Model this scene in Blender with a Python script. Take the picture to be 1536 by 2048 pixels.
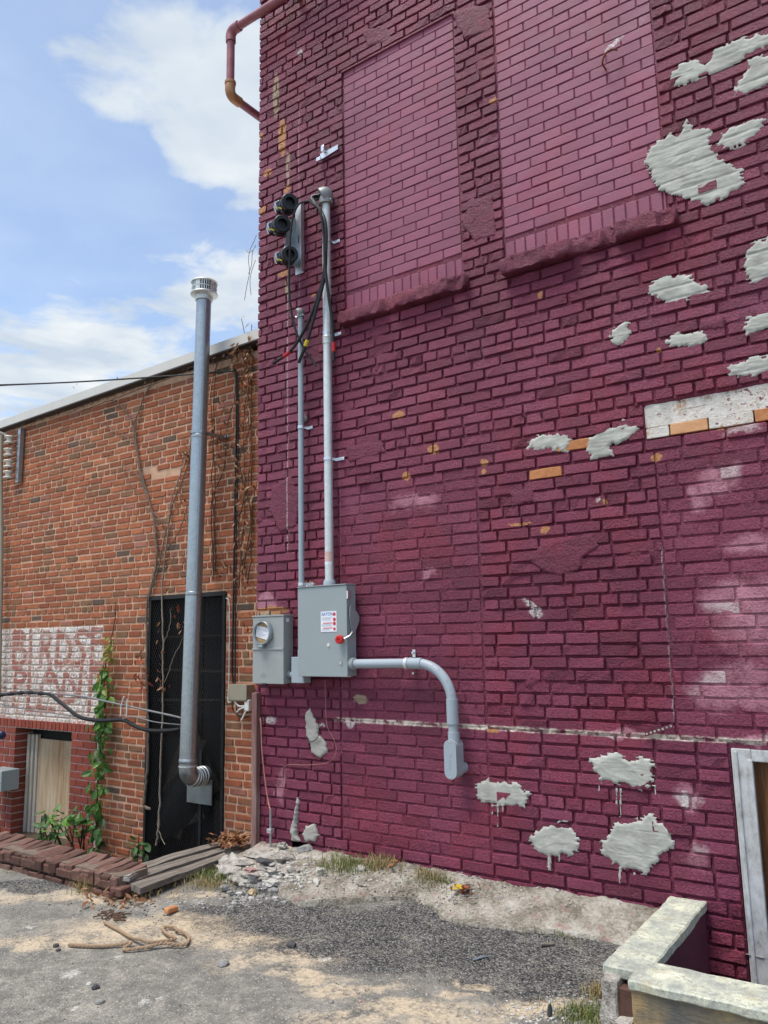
import bpy, bmesh, math, random
import numpy as np
from mathutils import Matrix, Vector, noise as mnoise

# ---------------------------------------------------------------- clear
for o in list(bpy.data.objects): bpy.data.objects.remove(o)
S = bpy.context.scene
COL = S.collection
rng = np.random.default_rng(11)
random.seed(11)

# ---------------------------------------------------------------- camera
# solved from vanishing points: purple wall face = plane Y 0, X runs right along it, Z up
F = 1560.0
_L = np.array([-2268., 298., F]); _L /= np.linalg.norm(_L)
_U = np.array([-198., -(F*F + 2268.*198.)/298., F]); _U /= np.linalg.norm(_U)
AX, AZ = -_L, _U
AY = np.cross(AZ, AX)
CAM = np.array([4.182, -4.3, 1.453])
def ray(px, py):
    d = np.array([px-768., py-1024., F]); return np.array([d@AX, d@AY, d@AZ])
def P(px, py, y=0.):
    r = ray(px, py); return CAM + r*((y-CAM[1])/r[1])
def G(px, py, z=0.):
    r = ray(px, py); return CAM + r*((z-CAM[2])/r[2])
def proj(p):
    d = np.asarray(p)-CAM; v = np.stack([d@np.array([AX[k], AY[k], AZ[k]]) for k in range(3)], -1)
    return v[..., 0]/v[..., 2]*F+768, v[..., 1]/v[..., 2]*F+1024, v[..., 2]
cd = bpy.data.cameras.new('camera'); cam = bpy.data.objects.new('camera', cd); COL.objects.link(cam)
cd.sensor_fit = 'HORIZONTAL'; cd.sensor_width = 36; cd.lens = 36*F/1536; cd.clip_start = .05; cd.clip_end = 500
m = Matrix.Identity(4)
for r_, A in enumerate((AX, AY, AZ)):
    m[r_][0] = A[0]; m[r_][1] = -A[1]; m[r_][2] = -A[2]; m[r_][3] = CAM[r_]
cam.matrix_world = m
S.camera = cam
S.render.resolution_x = 768; S.render.resolution_y = 1024

# ---------------------------------------------------------------- world, sun, exposure
SUN_EL, SUN_AZ = math.radians(69), math.radians(-152)     # azimuth measured from +Y towards +X
w = bpy.data.worlds.new('World'); S.world = w; w.use_nodes = True
wt = w.node_tree; wt.nodes.clear()
def wn(t, **k):
    n = wt.nodes.new(t)
    for a, b in k.items(): setattr(n, a, b)
    return n
def wl(a, b): wt.links.new(a, b)
wo = wn('ShaderNodeOutputWorld'); bg = wn('ShaderNodeBackground'); wl(bg.outputs[0], wo.inputs[0])
sky = wn('ShaderNodeTexSky', sky_type='NISHITA', sun_disc=False)
sky.sun_elevation = SUN_EL; sky.sun_rotation = SUN_AZ; sky.air_density = 1.0; sky.dust_density = 1.0; sky.ozone_density = 1.5
bg.inputs['Strength'].default_value = .092
tc = wn('ShaderNodeTexCoord'); sp = wn('ShaderNodeSeparateXYZ'); wl(tc.outputs['Generated'], sp.inputs[0])
zc = wn('ShaderNodeMath', operation='MAXIMUM'); wl(sp.outputs[2], zc.inputs[0]); zc.inputs[1].default_value = .06
dx = wn('ShaderNodeMath', operation='DIVIDE'); wl(sp.outputs[0], dx.inputs[0]); wl(zc.outputs[0], dx.inputs[1])
dy = wn('ShaderNodeMath', operation='DIVIDE'); wl(sp.outputs[1], dy.inputs[0]); wl(zc.outputs[0], dy.inputs[1])
cu = wn('ShaderNodeCombineXYZ'); wl(dx.outputs[0], cu.inputs[0]); wl(dy.outputs[0], cu.inputs[1])
def wnoise(scale, det, ro, off=(0, 0, 0), dist=0.):
    mp = wn('ShaderNodeVectorMath', operation='ADD'); wl(cu.outputs[0], mp.inputs[0]); mp.inputs[1].default_value = off
    n = wn('ShaderNodeTexNoise'); wl(mp.outputs[0], n.inputs['Vector']); n.inputs['Scale'].default_value = scale
    n.inputs['Detail'].default_value = det; n.inputs['Roughness'].default_value = ro; n.inputs['Distortion'].default_value = dist
    return n.outputs['Fac']
def wm(op, a, b=None, c=None):
    n = wn('ShaderNodeMath', operation=op)
    for i, v in enumerate((a, b, c)):
        if v is None: continue
        if hasattr(v, 'links'): wl(v, n.inputs[i])
        else: n.inputs[i].default_value = v
    return n.outputs[0]
big = wnoise(1.15, 4, .56, (5.3, 1.2, 0), .25)
# cumulus banks (directions in the sky, plane-projected): the three in view and a scatter of others all round
blob = None
for (bx, by, rx, ry, rot) in ((-.90, .90, .30, .17, .55), (-1.08, 1.02, .13, .17, .3), (-2.65, 1.62, .75, .36, -.35), (-1.60, 1.54, .24, .24, .2), (-3.2, 1.9, .8, .5, 0.),
                              (1.2, 1.6, .5, .3, .4), (.9, -.8, .35, .25, 1.), (-.9, -1.3, .5, .3, .2), (2.2, -.4, .6, .4, .7), (.2, -2.4, .7, .4, .1), (-2.2, -.7, .6, .35, 2.), (0.1, .25, .2, .15, .5)):
    mp = wn('ShaderNodeMapping', vector_type='TEXTURE'); wl(cu.outputs[0], mp.inputs[0])
    mp.inputs['Location'].default_value = (bx, by, 0); mp.inputs['Rotation'].default_value = (0, 0, rot); mp.inputs['Scale'].default_value = (rx, ry, 1)
    ln = wn('ShaderNodeVectorMath', operation='LENGTH'); wl(mp.outputs[0], ln.inputs[0])
    blob = ln.outputs['Value'] if blob is None else wm('MINIMUM', blob, ln.outputs['Value'])
bl = wm('SUBTRACT', 1.5, blob)                       # >0 inside banks
bl = wm('MAXIMUM', bl, -.75)
fine = wnoise(4.2, 6, .58, (1.7, 8.1, 0), .3)
dens = wm('ADD', wm('MULTIPLY', bl, .5), wm('ADD', wm('MULTIPLY', wm('SUBTRACT', big, .5), 1.0), wm('MULTIPLY', wm('SUBTRACT', fine, .5), 1.15)))
mr = wn('ShaderNodeMapRange', interpolation_type='SMOOTHSTEP'); wl(dens, mr.inputs[0]); mr.inputs[1].default_value = .0; mr.inputs[1].default_value = .06; mr.inputs[2].default_value = .42
thin = wnoise(.8, 3, .5, (9.1, 3.3, 0), .4)
mr2 = wn('ShaderNodeMapRange', interpolation_type='SMOOTHSTEP'); wl(thin, mr2.inputs[0]); mr2.inputs[1].default_value = .3; mr2.inputs[2].default_value = .8; mr2.inputs[3].default_value = .2; mr2.inputs[4].default_value = .4
cov = wm('MAXIMUM', mr.outputs[0], mr2.outputs[0])
shade = wn('ShaderNodeMapRange'); wl(wnoise(3.0, 4, .55, (2.2, 4.4, 0), .2), shade.inputs[0]); shade.inputs[1].default_value = .35; shade.inputs[2].default_value = .7
cc = wn('ShaderNodeMix', data_type='RGBA'); wl(shade.outputs[0], cc.inputs['Factor'])
cc.inputs[6].default_value = (2.6, 3.0, 3.5, 1); cc.inputs[7].default_value = (3.9, 4.1, 4.2, 1)
mixs = wn('ShaderNodeMix', data_type='RGBA'); wl(cov, mixs.inputs['Factor']); wl(sky.outputs[0], mixs.inputs[6]); wl(cc.outputs[2], mixs.inputs[7])
wl(mixs.outputs[2], bg.inputs['Color'])

sd = bpy.data.lights.new('sun', 'SUN'); sun = bpy.data.objects.new('sun', sd); COL.objects.link(sun)
sd.energy = 1.5; sd.angle = math.radians(28); sd.color = (1., .95, .87)
sv = Vector((math.sin(SUN_AZ)*math.cos(SUN_EL), math.cos(SUN_AZ)*math.cos(SUN_EL), math.sin(SUN_EL)))
sun.rotation_euler = sv.to_track_quat('Z', 'Y').to_euler(); sun.location = (0, -6, 12)
S.view_settings.view_transform = 'Standard'; S.view_settings.look = 'None'; S.view_settings.gamma = 1.0
S.view_settings.use_curve_mapping = False
S.view_settings.exposure = 1.35
S.render.engine = 'CYCLES'
S.cycles.max_bounces = 5; S.cycles.diffuse_bounces = 3; S.cycles.glossy_bounces = 3; S.cycles.transmission_bounces = 3; S.cycles.transparent_max_bounces = 4
S.cycles.adaptive_threshold = .02
S.cycles.caustics_reflective = False; S.cycles.caustics_refractive = False

# ================================================================= node helpers
def V3(*a): return np.array(a, float)
class N:
    def __init__(s, name):
        s.m = bpy.data.materials.new(name); s.m.use_nodes = True; s.t = s.m.node_tree; s.t.nodes.clear()
        s.o = s.t.nodes.new('ShaderNodeOutputMaterial'); s.b = s.t.nodes.new('ShaderNodeBsdfPrincipled'); s.t.links.new(s.b.outputs[0], s.o.inputs[0])
        s._pos = None
    def n(s, t, **k):
        x = s.t.nodes.new(t)
        for a, b in k.items(): setattr(x, a, b)
        return x
    def put(s, sock, v):
        if v is None: return
        if hasattr(v, 'links'): s.t.links.new(v, sock)
        elif isinstance(v, (tuple, list)) and len(v) == 3 and sock.type == 'RGBA': sock.default_value = (*v, 1)
        else: sock.default_value = v
    @property
    def pos(s):
        if s._pos is None: s._pos = s.n('ShaderNodeNewGeometry').outputs['Position']
        return s._pos
    def obj(s): return s.n('ShaderNodeTexCoord').outputs['Object']
    def sep(s, v):
        x = s.n('ShaderNodeSeparateXYZ'); s.put(x.inputs[0], v); return x.outputs
    def comb(s, x, y, z=0.):
        c = s.n('ShaderNodeCombineXYZ')
        for i, v in enumerate((x, y, z)): s.put(c.inputs[i], v)
        return c.outputs[0]
    def scale(s, v, k):
        x = s.n('ShaderNodeVectorMath', operation='MULTIPLY'); s.put(x.inputs[0], v); x.inputs[1].default_value = k; return x.outputs[0]
    def noise(s, sc, det=4, ro=.55, v=None, dist=0., col=False):
        x = s.n('ShaderNodeTexNoise'); s.put(x.inputs['Vector'], v if v is not None else s.pos)
        x.inputs['Scale'].default_value = sc; x.inputs['Detail'].default_value = det; x.inputs['Roughness'].default_value = ro; x.inputs['Distortion'].default_value = dist
        return x.outputs['Color'] if col else x.outputs['Fac']
    def vor(s, sc, v=None, feat='F1', out='Distance', rnd=1.):
        x = s.n('ShaderNodeTexVoronoi', feature=feat); s.put(x.inputs['Vector'], v if v is not None else s.pos); x.inputs['Scale'].default_value = sc
        x.inputs['Randomness'].default_value = rnd
        return x.outputs[out]
    def ma(s, op, a, b=None, cl=False):
        x = s.n('ShaderNodeMath', operation=op, use_clamp=cl); s.put(x.inputs[0], a)
        if b is not None: s.put(x.inputs[1], b)
        return x.outputs[0]
    def mr(s, v, a, b, c=0., d=1., smooth=False):
        x = s.n('ShaderNodeMapRange', interpolation_type='SMOOTHSTEP' if smooth else 'LINEAR'); s.put(x.inputs[0], v)
        for i, q in enumerate((a, b, c, d)): s.put(x.inputs[i+1], q)
        return x.outputs[0]
    def mix(s, f, a, b, mode='MIX'):
        x = s.n('ShaderNodeMix', data_type='RGBA', blend_type=mode); s.put(x.inputs['Factor'], f); s.put(x.inputs[6], a); s.put(x.inputs[7], b); return x.outputs[2]
    def ramp(s, f, stops):
        x = s.n('ShaderNodeValToRGB'); s.put(x.inputs[0], f); e = x.color_ramp.elements
        while len(e) < len(stops): e.new(.5)
        for k, (p, c) in enumerate(stops): e[k].position = p; e[k].color = (*c, 1)
        return x.outputs[0]
    def bump(s, h, st=.5, d=.01, nrm=None):
        x = s.n('ShaderNodeBump'); s.put(x.inputs['Height'], h); s.put(x.inputs['Strength'], st); x.inputs['Distance'].default_value = d
        if nrm is not None: s.put(x.inputs['Normal'], nrm)
        return x.outputs[0]
    def attr(s, name, typ='GEOMETRY'):
        x = s.n('ShaderNodeAttribute', attribute_type=typ, attribute_name=name); return x.outputs['Color']
    def orand(s): return s.n('ShaderNodeObjectInfo').outputs['Random']
    def ell(s, uv, lst, dist=None, amt=0.):
        """lowest normalised distance to any of the ellipses (u, v, ru, rv, rot)"""
        if dist is not None:
            k = s.n('ShaderNodeVectorMath', operation='MULTIPLY_ADD'); s.put(k.inputs[0], dist); k.inputs[1].default_value = (amt,)*3; s.put(k.inputs[2], uv)
            k2 = s.n('ShaderNodeVectorMath', operation='SUBTRACT'); s.put(k2.inputs[0], k.outputs[0]); k2.inputs[1].default_value = (amt/2,)*3; uv = k2.outputs[0]
        r = None
        for e in lst:
            mp = s.n('ShaderNodeMapping', vector_type='TEXTURE'); s.put(mp.inputs[0], uv)
            mp.inputs['Location'].default_value = (e[0], e[1], 0); mp.inputs['Rotation'].default_value = (0, 0, e[4] if len(e) > 4 else 0.); mp.inputs['Scale'].default_value = (e[2], e[3], 1000.)
            l = s.n('ShaderNodeVectorMath', operation='LENGTH'); s.put(l.inputs[0], mp.outputs[0])
            r = l.outputs['Value'] if r is None else s.ma('MINIMUM', r, l.outputs['Value'])
        return r
    def set(s, col=None, ro=.6, me=0., nrm=None, spec=None, **k):
        s.put(s.b.inputs['Base Color'], col); s.put(s.b.inputs['Roughness'], ro); s.put(s.b.inputs['Metallic'], me)
        if nrm is not None: s.put(s.b.inputs['Normal'], nrm)
        if spec is not None: s.put(s.b.inputs['Specular IOR Level'], spec)
        for a, b in k.items(): s.put(s.b.inputs[a.replace('_', ' ')], b)
        return s.m

def wallell(px, py, rx, ry, y=0., rot=0.):
    """an ellipse seen at a pixel, turned into metres on the wall plane y"""
    c = P(px, py, y); a = P(px+rx, py, y); b = P(px, py+ry, y)
    return (c[0], c[2], abs(a[0]-c[0]), abs(b[2]-c[2]), rot)
def grdell(px, py, rx, ry, z=-.08, rot=0.):
    c = G(px, py, z); a = G(px+rx, py, z); b = G(px, py+ry, z)
    va, vb = a-c, b-c
    return (c[0], c[1], np.hypot(va[0], va[1]), np.hypot(vb[0], vb[1]), math.atan2(va[1], va[0])+rot)

# ================================================================= materials
MAT = {}
def simple(name, col, ro=.6, me=0., var=.12, sc=14., bump=.15, bd=.004, spec=.35):
    n = N(name); a = n.noise(sc, 5); b = n.noise(sc*9, 3)
    f = n.ma('ADD', n.ma('MULTIPLY', a, .7), n.ma('MULTIPLY', b, .3))
    c = n.ramp(f, [(.3, tuple(x*(1-var) for x in col)), (.7, tuple(min(1, x*(1+var)) for x in col))])
    MAT[name] = n.set(c, n.mr(a, .3, .7, ro-.07, ro+.07), me, n.bump(b, bump, bd), spec)
    return MAT[name]

# ---- purple paint over brick: worn spots and one painted light reflection are listed once, each tile of wall gets a material holding only its own spots
def _R(q): return wallell(*q)
PINK = [_R(q) for q in ((1478, 1195, 95, 45), (1510, 1250, 90, 60), (1490, 1345, 90, 35), (1440, 1385, 70, 45), (1500, 1400, 80, 30), (1374, 1598, 26, 34), (1395, 1720, 30, 26), (830, 1003, 55, 20), (858, 1150, 14, 11),  # the wide flat ellipse atop the lower infill is a painted light reflection
         (562, 1570, 10, 46), (535, 1205, 26, 26), (1500, 1090, 60, 30), (1440, 960, 60, 30), (1530, 1480, 60, 12), (1250, 1465, 60, 8), (1400, 1000, 26, 30), (1475, 860, 40, 14))]
WHITE = [_R(q) for q in ((1065, 1212, 30, 7, 0, -.7), (1070, 1228, 14, 9, 0, -.5), (600, 105, 7, 7), (1228, 84, 25, 5, 0, .42), (540, 1440, 14, 8), (1370, 1600, 10, 20), (700, 1447, 14, 7), (1195, 1000, 5, 6), (640, 1450, 12, 5))]
CHIP = [_R(q) for q in ((797, 830, 13, 7), (866, 898, 12, 11), (812, 952, 8, 9), (968, 925, 8, 9), (967, 944, 5, 5), (1312, 914, 11, 9), (1210, 1003, 4, 8), (1090, 1060, 12, 6), (1080, 590, 5, 9), (985, 201, 8, 6),
         (564, 275, 8, 40), (574, 378, 7, 8), (535, 345, 9, 8), (525, 420, 8, 9), (566, 546, 12, 7), (543, 1222, 34, 9), (521, 272, 6, 6), (627, 590, 4, 3), (620, 1168, 12, 6), (985, 1462, 14, 4),
         (1440, 850, 60, 9), (1520, 820, 60, 8), (1316, 700, 5, 5), (1040, 1048, 24, 4))]
TANS = [_R(q) for q in ((552, 190, 7, 46), (575, 330, 4, 30), (575, 570, 5, 26), (530, 1228, 20, 6), (720, 1398, 15, 11))]
GHOST = [(575, .006, 1110, 545, (.5, .36, .36)), (598, .0045, 615, 190, (.5, .26, .32)), (577, .009, 385, 300, (.55, .42, .33)), (1335, .004, 1450, 1080, (.5, .33, .35)), (681, .0025, 1380, 910, (.42, .22, .27))]
ZLINE = P(1100, 1462)[2]
TILE = .5
PMAT = {}
def purple_mat(x, z):
    t = (math.floor(x/TILE), math.floor(z/TILE)); x0, x1, z0, z1 = t[0]*TILE-.2, (t[0]+1)*TILE+.2, t[1]*TILE-.2, (t[1]+1)*TILE+.2
    def pick(L, m_): return tuple(i for i, e in enumerate(L) if e[0]+max(e[2], e[3])*m_ > x0 and e[0]-max(e[2], e[3])*m_ < x1 and e[1]+max(e[2], e[3])*m_ > z0 and e[1]-max(e[2], e[3])*m_ < z1)
    gh = tuple(i for i, q in enumerate(GHOST) if x0 < P(q[0], (q[2]+q[3])/2)[0] < x1 and P(q[0], q[3])[2] > z0 and P(q[0], q[2])[2] < z1)
    key = (pick(PINK, 1.2), pick(WHITE, 1.1), pick(CHIP, 1.1), pick(TANS, 1.1), gh, z0 < ZLINE < z1 and x1 > .7, z0 < .75)
    if key in PMAT: return PMAT[key]
    n = N('purple_paint'); pos = n.pos; xyz = n.sep(pos); uv = n.comb(xyz[0], xyz[2])
    bk = n.sep(n.attr('bk'))                                # r random, g spalled, b infill kind
    nz1 = n.noise(.9, 3, .6); nz2 = n.noise(11, 4, .6); nz3 = n.noise(85, 4, .72)
    tone = n.ma('ADD', n.ma('MULTIPLY', nz1, .55), n.ma('ADD', n.ma('MULTIPLY', nz2, .3), n.ma('MULTIPLY', bk[0], .25)))
    base = n.ramp(tone, [(.3, (.122, .017, .041)), (.5, (.176, .026, .060)), (.72, (.250, .048, .094))])
    base = n.mix(1., base, n.ramp(nz3, [(.26, (.58, .52, .55)), (.5, (1., 1., 1.)), (.74, (1.5, 1.65, 1.6))]), 'MULTIPLY')
    nb = n.noise(1.7, 4, .62, n.scale(pos, (1., 1., .8)), .4)
    base = n.mix(n.mr(nb, .5, .66, 0., .6, True), base, n.mix(1., base, (1.22, .86, .82), 'MULTIPLY'))   # a redder touch-up coat in drifts
    base = n.mix(n.mr(nb, .44, .30, 0., .5, True), base, n.mix(1., base, (1.12, 1.75, 1.55), 'MULTIPLY'))  # and places gone chalky
    chalk = n.mix(.55, (.37, .145, .22), base)              # the smooth infill took a thinner, chalkier coat
    base = n.mix(n.ma('MULTIPLY', n.mr(bk[2], .2, .45), n.mr(nz1, .2, .75, .45, .95)), base, chalk)
    ncol = n.noise(26, 4, .65, col=True) if key[1] or key[2] or key[3] else None
    if key[0]:
        fp = n.mr(n.ell(uv, [PINK[i] for i in key[0]], n.noise(7, 4, .6, col=True), .22), 1.15, .45, smooth=True)
        fp = n.ma('MULTIPLY', fp, n.ma('MULTIPLY', n.mr(n.ma('ADD', n.ma('MULTIPLY', nz2, .6), n.ma('MULTIPLY', nz3, .5)), .30, .58), n.mr(bk[0], .1, .7, .6, 1.)))
        base = n.mix(n.ma('MULTIPLY', fp, .85), base, n.mix(n.mr(bk[0], .86, .95), (.56, .25, .315), (.66, .52, .52)))
    if key[1]:
        fw = n.mr(n.ell(uv, [WHITE[i] for i in key[1]], ncol, .07), 1.05, .6, smooth=True)
        base = n.mix(n.ma('MULTIPLY', fw, n.mr(nz3, .36, .6)), base, (.72, .68, .64))
    if key[5]:
        zl = n.ma('ADD', xyz[2], n.ma('MULTIPLY', n.ma('SUBTRACT', nz2, .5), .02))
        scr = n.mr(n.ma('ABSOLUTE', n.ma('SUBTRACT', zl, ZLINE)), .019, .008)
        scr = n.ma('MULTIPLY', scr, n.ma('MULTIPLY', n.mr(xyz[0], .72, .78), n.mr(n.noise(16, 4, .7), .38, .56)))
        base = n.mix(scr, base, (.80, .71, .60))
    for i in key[4]:
        px, wd, y0, y1, c = GHOST[i]
        f = n.mr(n.ma('ABSOLUTE', n.ma('ADD', n.ma('SUBTRACT', xyz[0], P(px, (y0+y1)/2)[0]), n.ma('MULTIPLY', n.ma('SUBTRACT', nz2, .5), .018))), wd*1.5, wd*.4)
        f = n.ma('MULTIPLY', f, n.ma('MULTIPLY', n.mr(xyz[2], P(px, y0)[2], P(px, y0)[2]+.06), n.mr(xyz[2], P(px, y1)[2], P(px, y1)[2]-.06)))
        base = n.mix(n.ma('MULTIPLY', f, n.mr(nz3, .34, .58)), base, c)
    if key[2]:                                              # chips down to the orange brick
        fc = n.mr(n.ell(uv, [CHIP[i] for i in key[2]], ncol, .05), 1.05, .88)
        fc = n.ma('MULTIPLY', fc, n.mr(nz3, .3, .42))
        base = n.mix(fc, base, n.ramp(nz3, [(.3, (.32, .12, .045)), (.55, (.56, .25, .10)), (.75, (.68, .42, .22))]))
    if key[3]:
        ft = n.mr(n.ell(uv, [TANS[i] for i in key[3]], ncol, .05), 1.05, .8)
        base = n.mix(n.ma('MULTIPLY', ft, .85), base, (.44, .33, .22))
    if key[6]:                                              # specks of bare mineral near the ground
        sp_ = n.ma('MULTIPLY', n.mr(n.noise(95, 3, .7), .64, .68), n.ma('MULTIPLY', n.mr(n.noise(2.2, 2), .40, .6), n.mr(xyz[0], 1.4, 3., .25, 1.)))
        base = n.mix(n.ma('MULTIPLY', sp_, n.mr(xyz[2], .75, 0.)), base, (.62, .46, .44))
    hgt = n.ma('ADD', n.ma('MULTIPLY', nz2, .3), n.ma('MULTIPLY', nz3, .7))
    bst = n.ma('MULTIPLY', n.ma('ADD', .72, n.ma('MULTIPLY', bk[1], .28)), n.mr(bk[2], .2, .45, 1., .28))
    PMAT[key] = n.set(base, n.mr(nz2, .3, .7, .45, .62), 0, n.bump(hgt, bst, .032), .42)
    return PMAT[key]
MAT['purple_paint'] = purple_mat(-50, 50)

# ---- bare bricks
def brickmat(name, low, mid, hi, use_attr=True):
    n = N(name); a = n.noise(30, 5, .65); b = n.noise(160, 3); c0 = n.noise(2.2, 4)
    if use_attr:
        c = n.mix(1., n.attr('bcol'), n.ramp(a, [(.25, (.72, .70, .68)), (.5, (1., 1., 1.)), (.75, (1.22, 1.2, 1.16))]), 'MULTIPLY')
        k = n.sep(n.attr('bk'))
        soot = n.mr(c0, .45, .75, 0., .28)
        c = n.mix(soot, c, (.16, .085, .05))
        if 'sign' in name:
            pt = k[2]; wear = n.mr(n.ma('ADD', n.ma('MULTIPLY', n.noise(42, 5, .7), .7), n.ma('MULTIPLY', n.noise(5, 4, .6), .3)), .38, .54)
            rub = n.mr(n.ma('ADD', n.noise(20, 5, .65), n.ma('MULTIPLY', k[0], .25)), .3, .62)
            c = n.mix(n.ma('MULTIPLY', n.mr(pt, .2, .4), wear), c, n.ramp(a, [(.3, (.50, .46, .42)), (.55, (.74, .71, .66)), (.7, (.80, .79, .78))]))
            c = n.mix(n.ma('MULTIPLY', n.mr(pt, .55, .85), n.ma('ADD', n.ma('MULTIPLY', rub, .65), .3)), c, (.33, .115, .085))
    else:
        c = n.ramp(n.ma('ADD', n.ma('MULTIPLY', a, .6), n.ma('MULTIPLY', n.orand(), .4)), [(.25, low), (.5, mid), (.75, hi)])
    MAT[name] = n.set(c, .85, 0, n.bump(n.ma('ADD', n.ma('MULTIPLY', a, .6), n.ma('MULTIPLY', b, .4)), .45, .008), .25)
brickmat('red_brick', 0, 0, 0)
brickmat('sign_brick', 0, 0, 0)
brickmat('dark_brick', (.075, .042, .034), (.135, .068, .052), (.21, .125, .10), False)
brickmat('orange_brick', (.38, .15, .06), (.55, .245, .105), (.64, .36, .19), False)
def mortarmat(name, a_, b_, ws=False):
    n = N(name); a = n.noise(14, 5, .6); b = n.noise(140, 4, .65)
    c = n.ramp(n.ma('ADD', n.ma('MULTIPLY', a, .6), n.ma('MULTIPLY', b, .4)), [(.3, a_), (.68, b_)])
    soot = n.mr(n.noise(1.6, 4), .5, .8, 0., .35); c = n.mix(soot, c, tuple(x*.5 for x in a_))
    MAT[name] = n.set(c, .95, 0, n.bump(b, .7, .006), .15)
mortarmat('red_mortar', (.46, .27, .17), (.70, .46, .32))
mortarmat('grey_mortar', (.40, .33, .30), (.56, .50, .46))
mortarmat('dark_mortar', (.12, .09, .07), (.24, .19, .15))
# white painted mortar of the old wall sign
mortarmat('sign_mortar', (.44, .33, .26), (.62, .54, .46))

# ---- cement
def cement(name, d, l, streak=True):
    n = N(name); a = n.noise(9, 5, .6); b = n.noise(90, 4, .65)
    st = n.noise(9, 3, .55, n.scale(n.pos, (1., 1., 5.)), .8)
    f = n.ma('ADD', n.ma('MULTIPLY', a, .5), n.ma('MULTIPLY', st, .5))
    c = n.ramp(f, [(.33, d), (.52, tuple((x+y)/2 for x, y in zip(d, l))), (.68, l)])
    h = n.ma('ADD', n.ma('MULTIPLY', st, .8 if streak else .2), n.ma('MULTIPLY', b, .25))
    MAT[name] = n.set(c, .8, 0, n.bump(h, .3, .010), .3)
cement('patch_cement', (.29, .29, .255), (.57, .57, .51))
cement('old_patch_cement', (.28, .27, .24), (.46, .44, .40), False)
# concrete ledge / well
n = N('ledge_concrete'); a = n.noise(5, 6, .65); b = n.noise(60, 5, .7); g = n.noise(2, 3)
c = n.ramp(n.ma('ADD', n.ma('MULTIPLY', a, .6), n.ma('MULTIPLY', b, .4)), [(.36, (.10, .083, .06)), (.46, (.27, .24, .19)), (.55, (.46, .42, .355)), (.67, (.68, .64, .58))])
c = n.mix(n.mr(n.noise(12, 4), .58, .7, 0., .5), c, (.40, .19, .17))
MAT['ledge_concrete'] = n.set(c, .92, 0, n.bump(n.ma('ADD', b, n.ma('MULTIPLY', a, .8)), .9, .025), .2)
n = N('well_paint'); a = n.noise(9, 6, .72, dist=.1); b = n.noise(45, 5, .7); g = n.noise(3.2, 4, .6)
c = n.ramp(a, [(.30, (.28, .29, .26)), (.45, (.44, .46, .39)), (.58, (.62, .63, .48)), (.72, (.74, .74, .60))])
c = n.mix(n.mr(b, .50, .62, 0., .75), c, (.30, .30, .27))
c = n.mix(n.mr(n.noise(120, 3, .7), .55, .65, 0., .6), c, (.22, .21, .18))
c = n.mix(n.mr(n.noise(7, 6, .72), .54, .66, 0., .75), c, (.40, .34, .22))
c = n.mix(n.mr(n.noise(3.1, 5, .7), .55, .68, 0., .6), c, (.24, .25, .24))
MAT['well_paint'] = n.set(c, .75, 0, n.bump(n.ma('ADD', a, n.ma('MULTIPLY', b, .6)), .5, .012), .3)
n = N('well_side'); a = n.noise(3.2, 5, .65); b = n.noise(40, 5, .7, n.scale(n.pos, (.6, .6, 1.8)))
c = n.ramp(a, [(.36, (.12, .115, .105)), (.47, (.20, .165, .11)), (.55, (.34, .245, .125)), (.7, (.44, .33, .18))])
c = n.mix(n.mr(b, .55, .75, 0., .55), c, (.16, .13, .10))
MAT['well_side'] = n.set(c, .9, 0, n.bump(b, .6, .012), .2)
simple('maroon_plaster', (.12, .03, .05), .75, 0, .35, 9, .5, .008)
n = N('rubble_white'); a = n.noise(18, 5, .65); b = n.noise(120, 4)
c = n.ramp(n.ma('ADD', n.ma('MULTIPLY', a, .7), n.ma('MULTIPLY', b, .3)), [(.36, (.16, .14, .115)), (.5, (.38, .35, .31)), (.66, (.62, .585, .53))])
MAT['rubble_white'] = n.set(c, .92, 0, n.bump(n.ma('ADD', a, b), .8, .012), .2)

# ---- asphalt and sand
n = N('asphalt'); pos = n.pos; xyz = n.sep(pos); uv = n.comb(xyz[0], xyz[1])
nd = n.noise(2.6, 6, .62, col=True); nf = n.noise(55, 5, .7); ng = n.noise(8, 5, .65); nx = n.noise(200, 3)
cell = n.n('ShaderNodeTexVoronoi'); n.put(cell.inputs['Vector'], pos); cell.inputs['Scale'].default_value = 110
cr = n.sep(cell.outputs['Color']); cd_ = cell.outputs['Distance']
old = n.ramp(n.ma('ADD', n.ma('MULTIPLY', ng, .5), n.ma('MULTIPLY', nf, .5)), [(.34, (.125, .120, .108)), (.5, (.205, .195, .172)), (.66, (.31, .288, .248))])
new = n.ramp(n.ma('ADD', n.ma('MULTIPLY', cr[0], .6), n.ma('MULTIPLY', nf, .4)), [(.25, (.030, .030, .031)), (.5, (.090, .088, .084)), (.74, (.19, .182, .168)), (.9, (.38, .36, .33))])
darks = [grdell(*q) for q in ((760, 1860, 330, 70), (1050, 1900, 220, 110), (560, 1830, 240, 40), (60, 1775, 120, 12, -.1), (1150, 1990, 130, 60), (900, 1880, 300, 90))]
fd = n.mr(n.ell(uv, darks, nd, .5), 1.12, .72, smooth=True)
c = n.mix(fd, old, new)
fleck = n.ma('MULTIPLY', n.mr(cr[1], .86, .93), n.mr(cd_, .55, .25))
c = n.mix(n.ma('MULTIPLY', fleck, .75), c, (.52, .50, .46))
sands = [grdell(*q) for q in ((130, 1790, 170, 12), (300, 1850, 180, 24), (430, 1880, 160, 18), (560, 1920, 110, 18), (150, 1880, 180, 12), (780, 2030, 190, 26), (620, 1950, 80, 12), (930, 1960, 40, 8), (380, 1790, 60, 7), (1050, 2020, 110, 22), (700, 1975, 100, 12), (905, 1990, 40, 10))]
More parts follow.
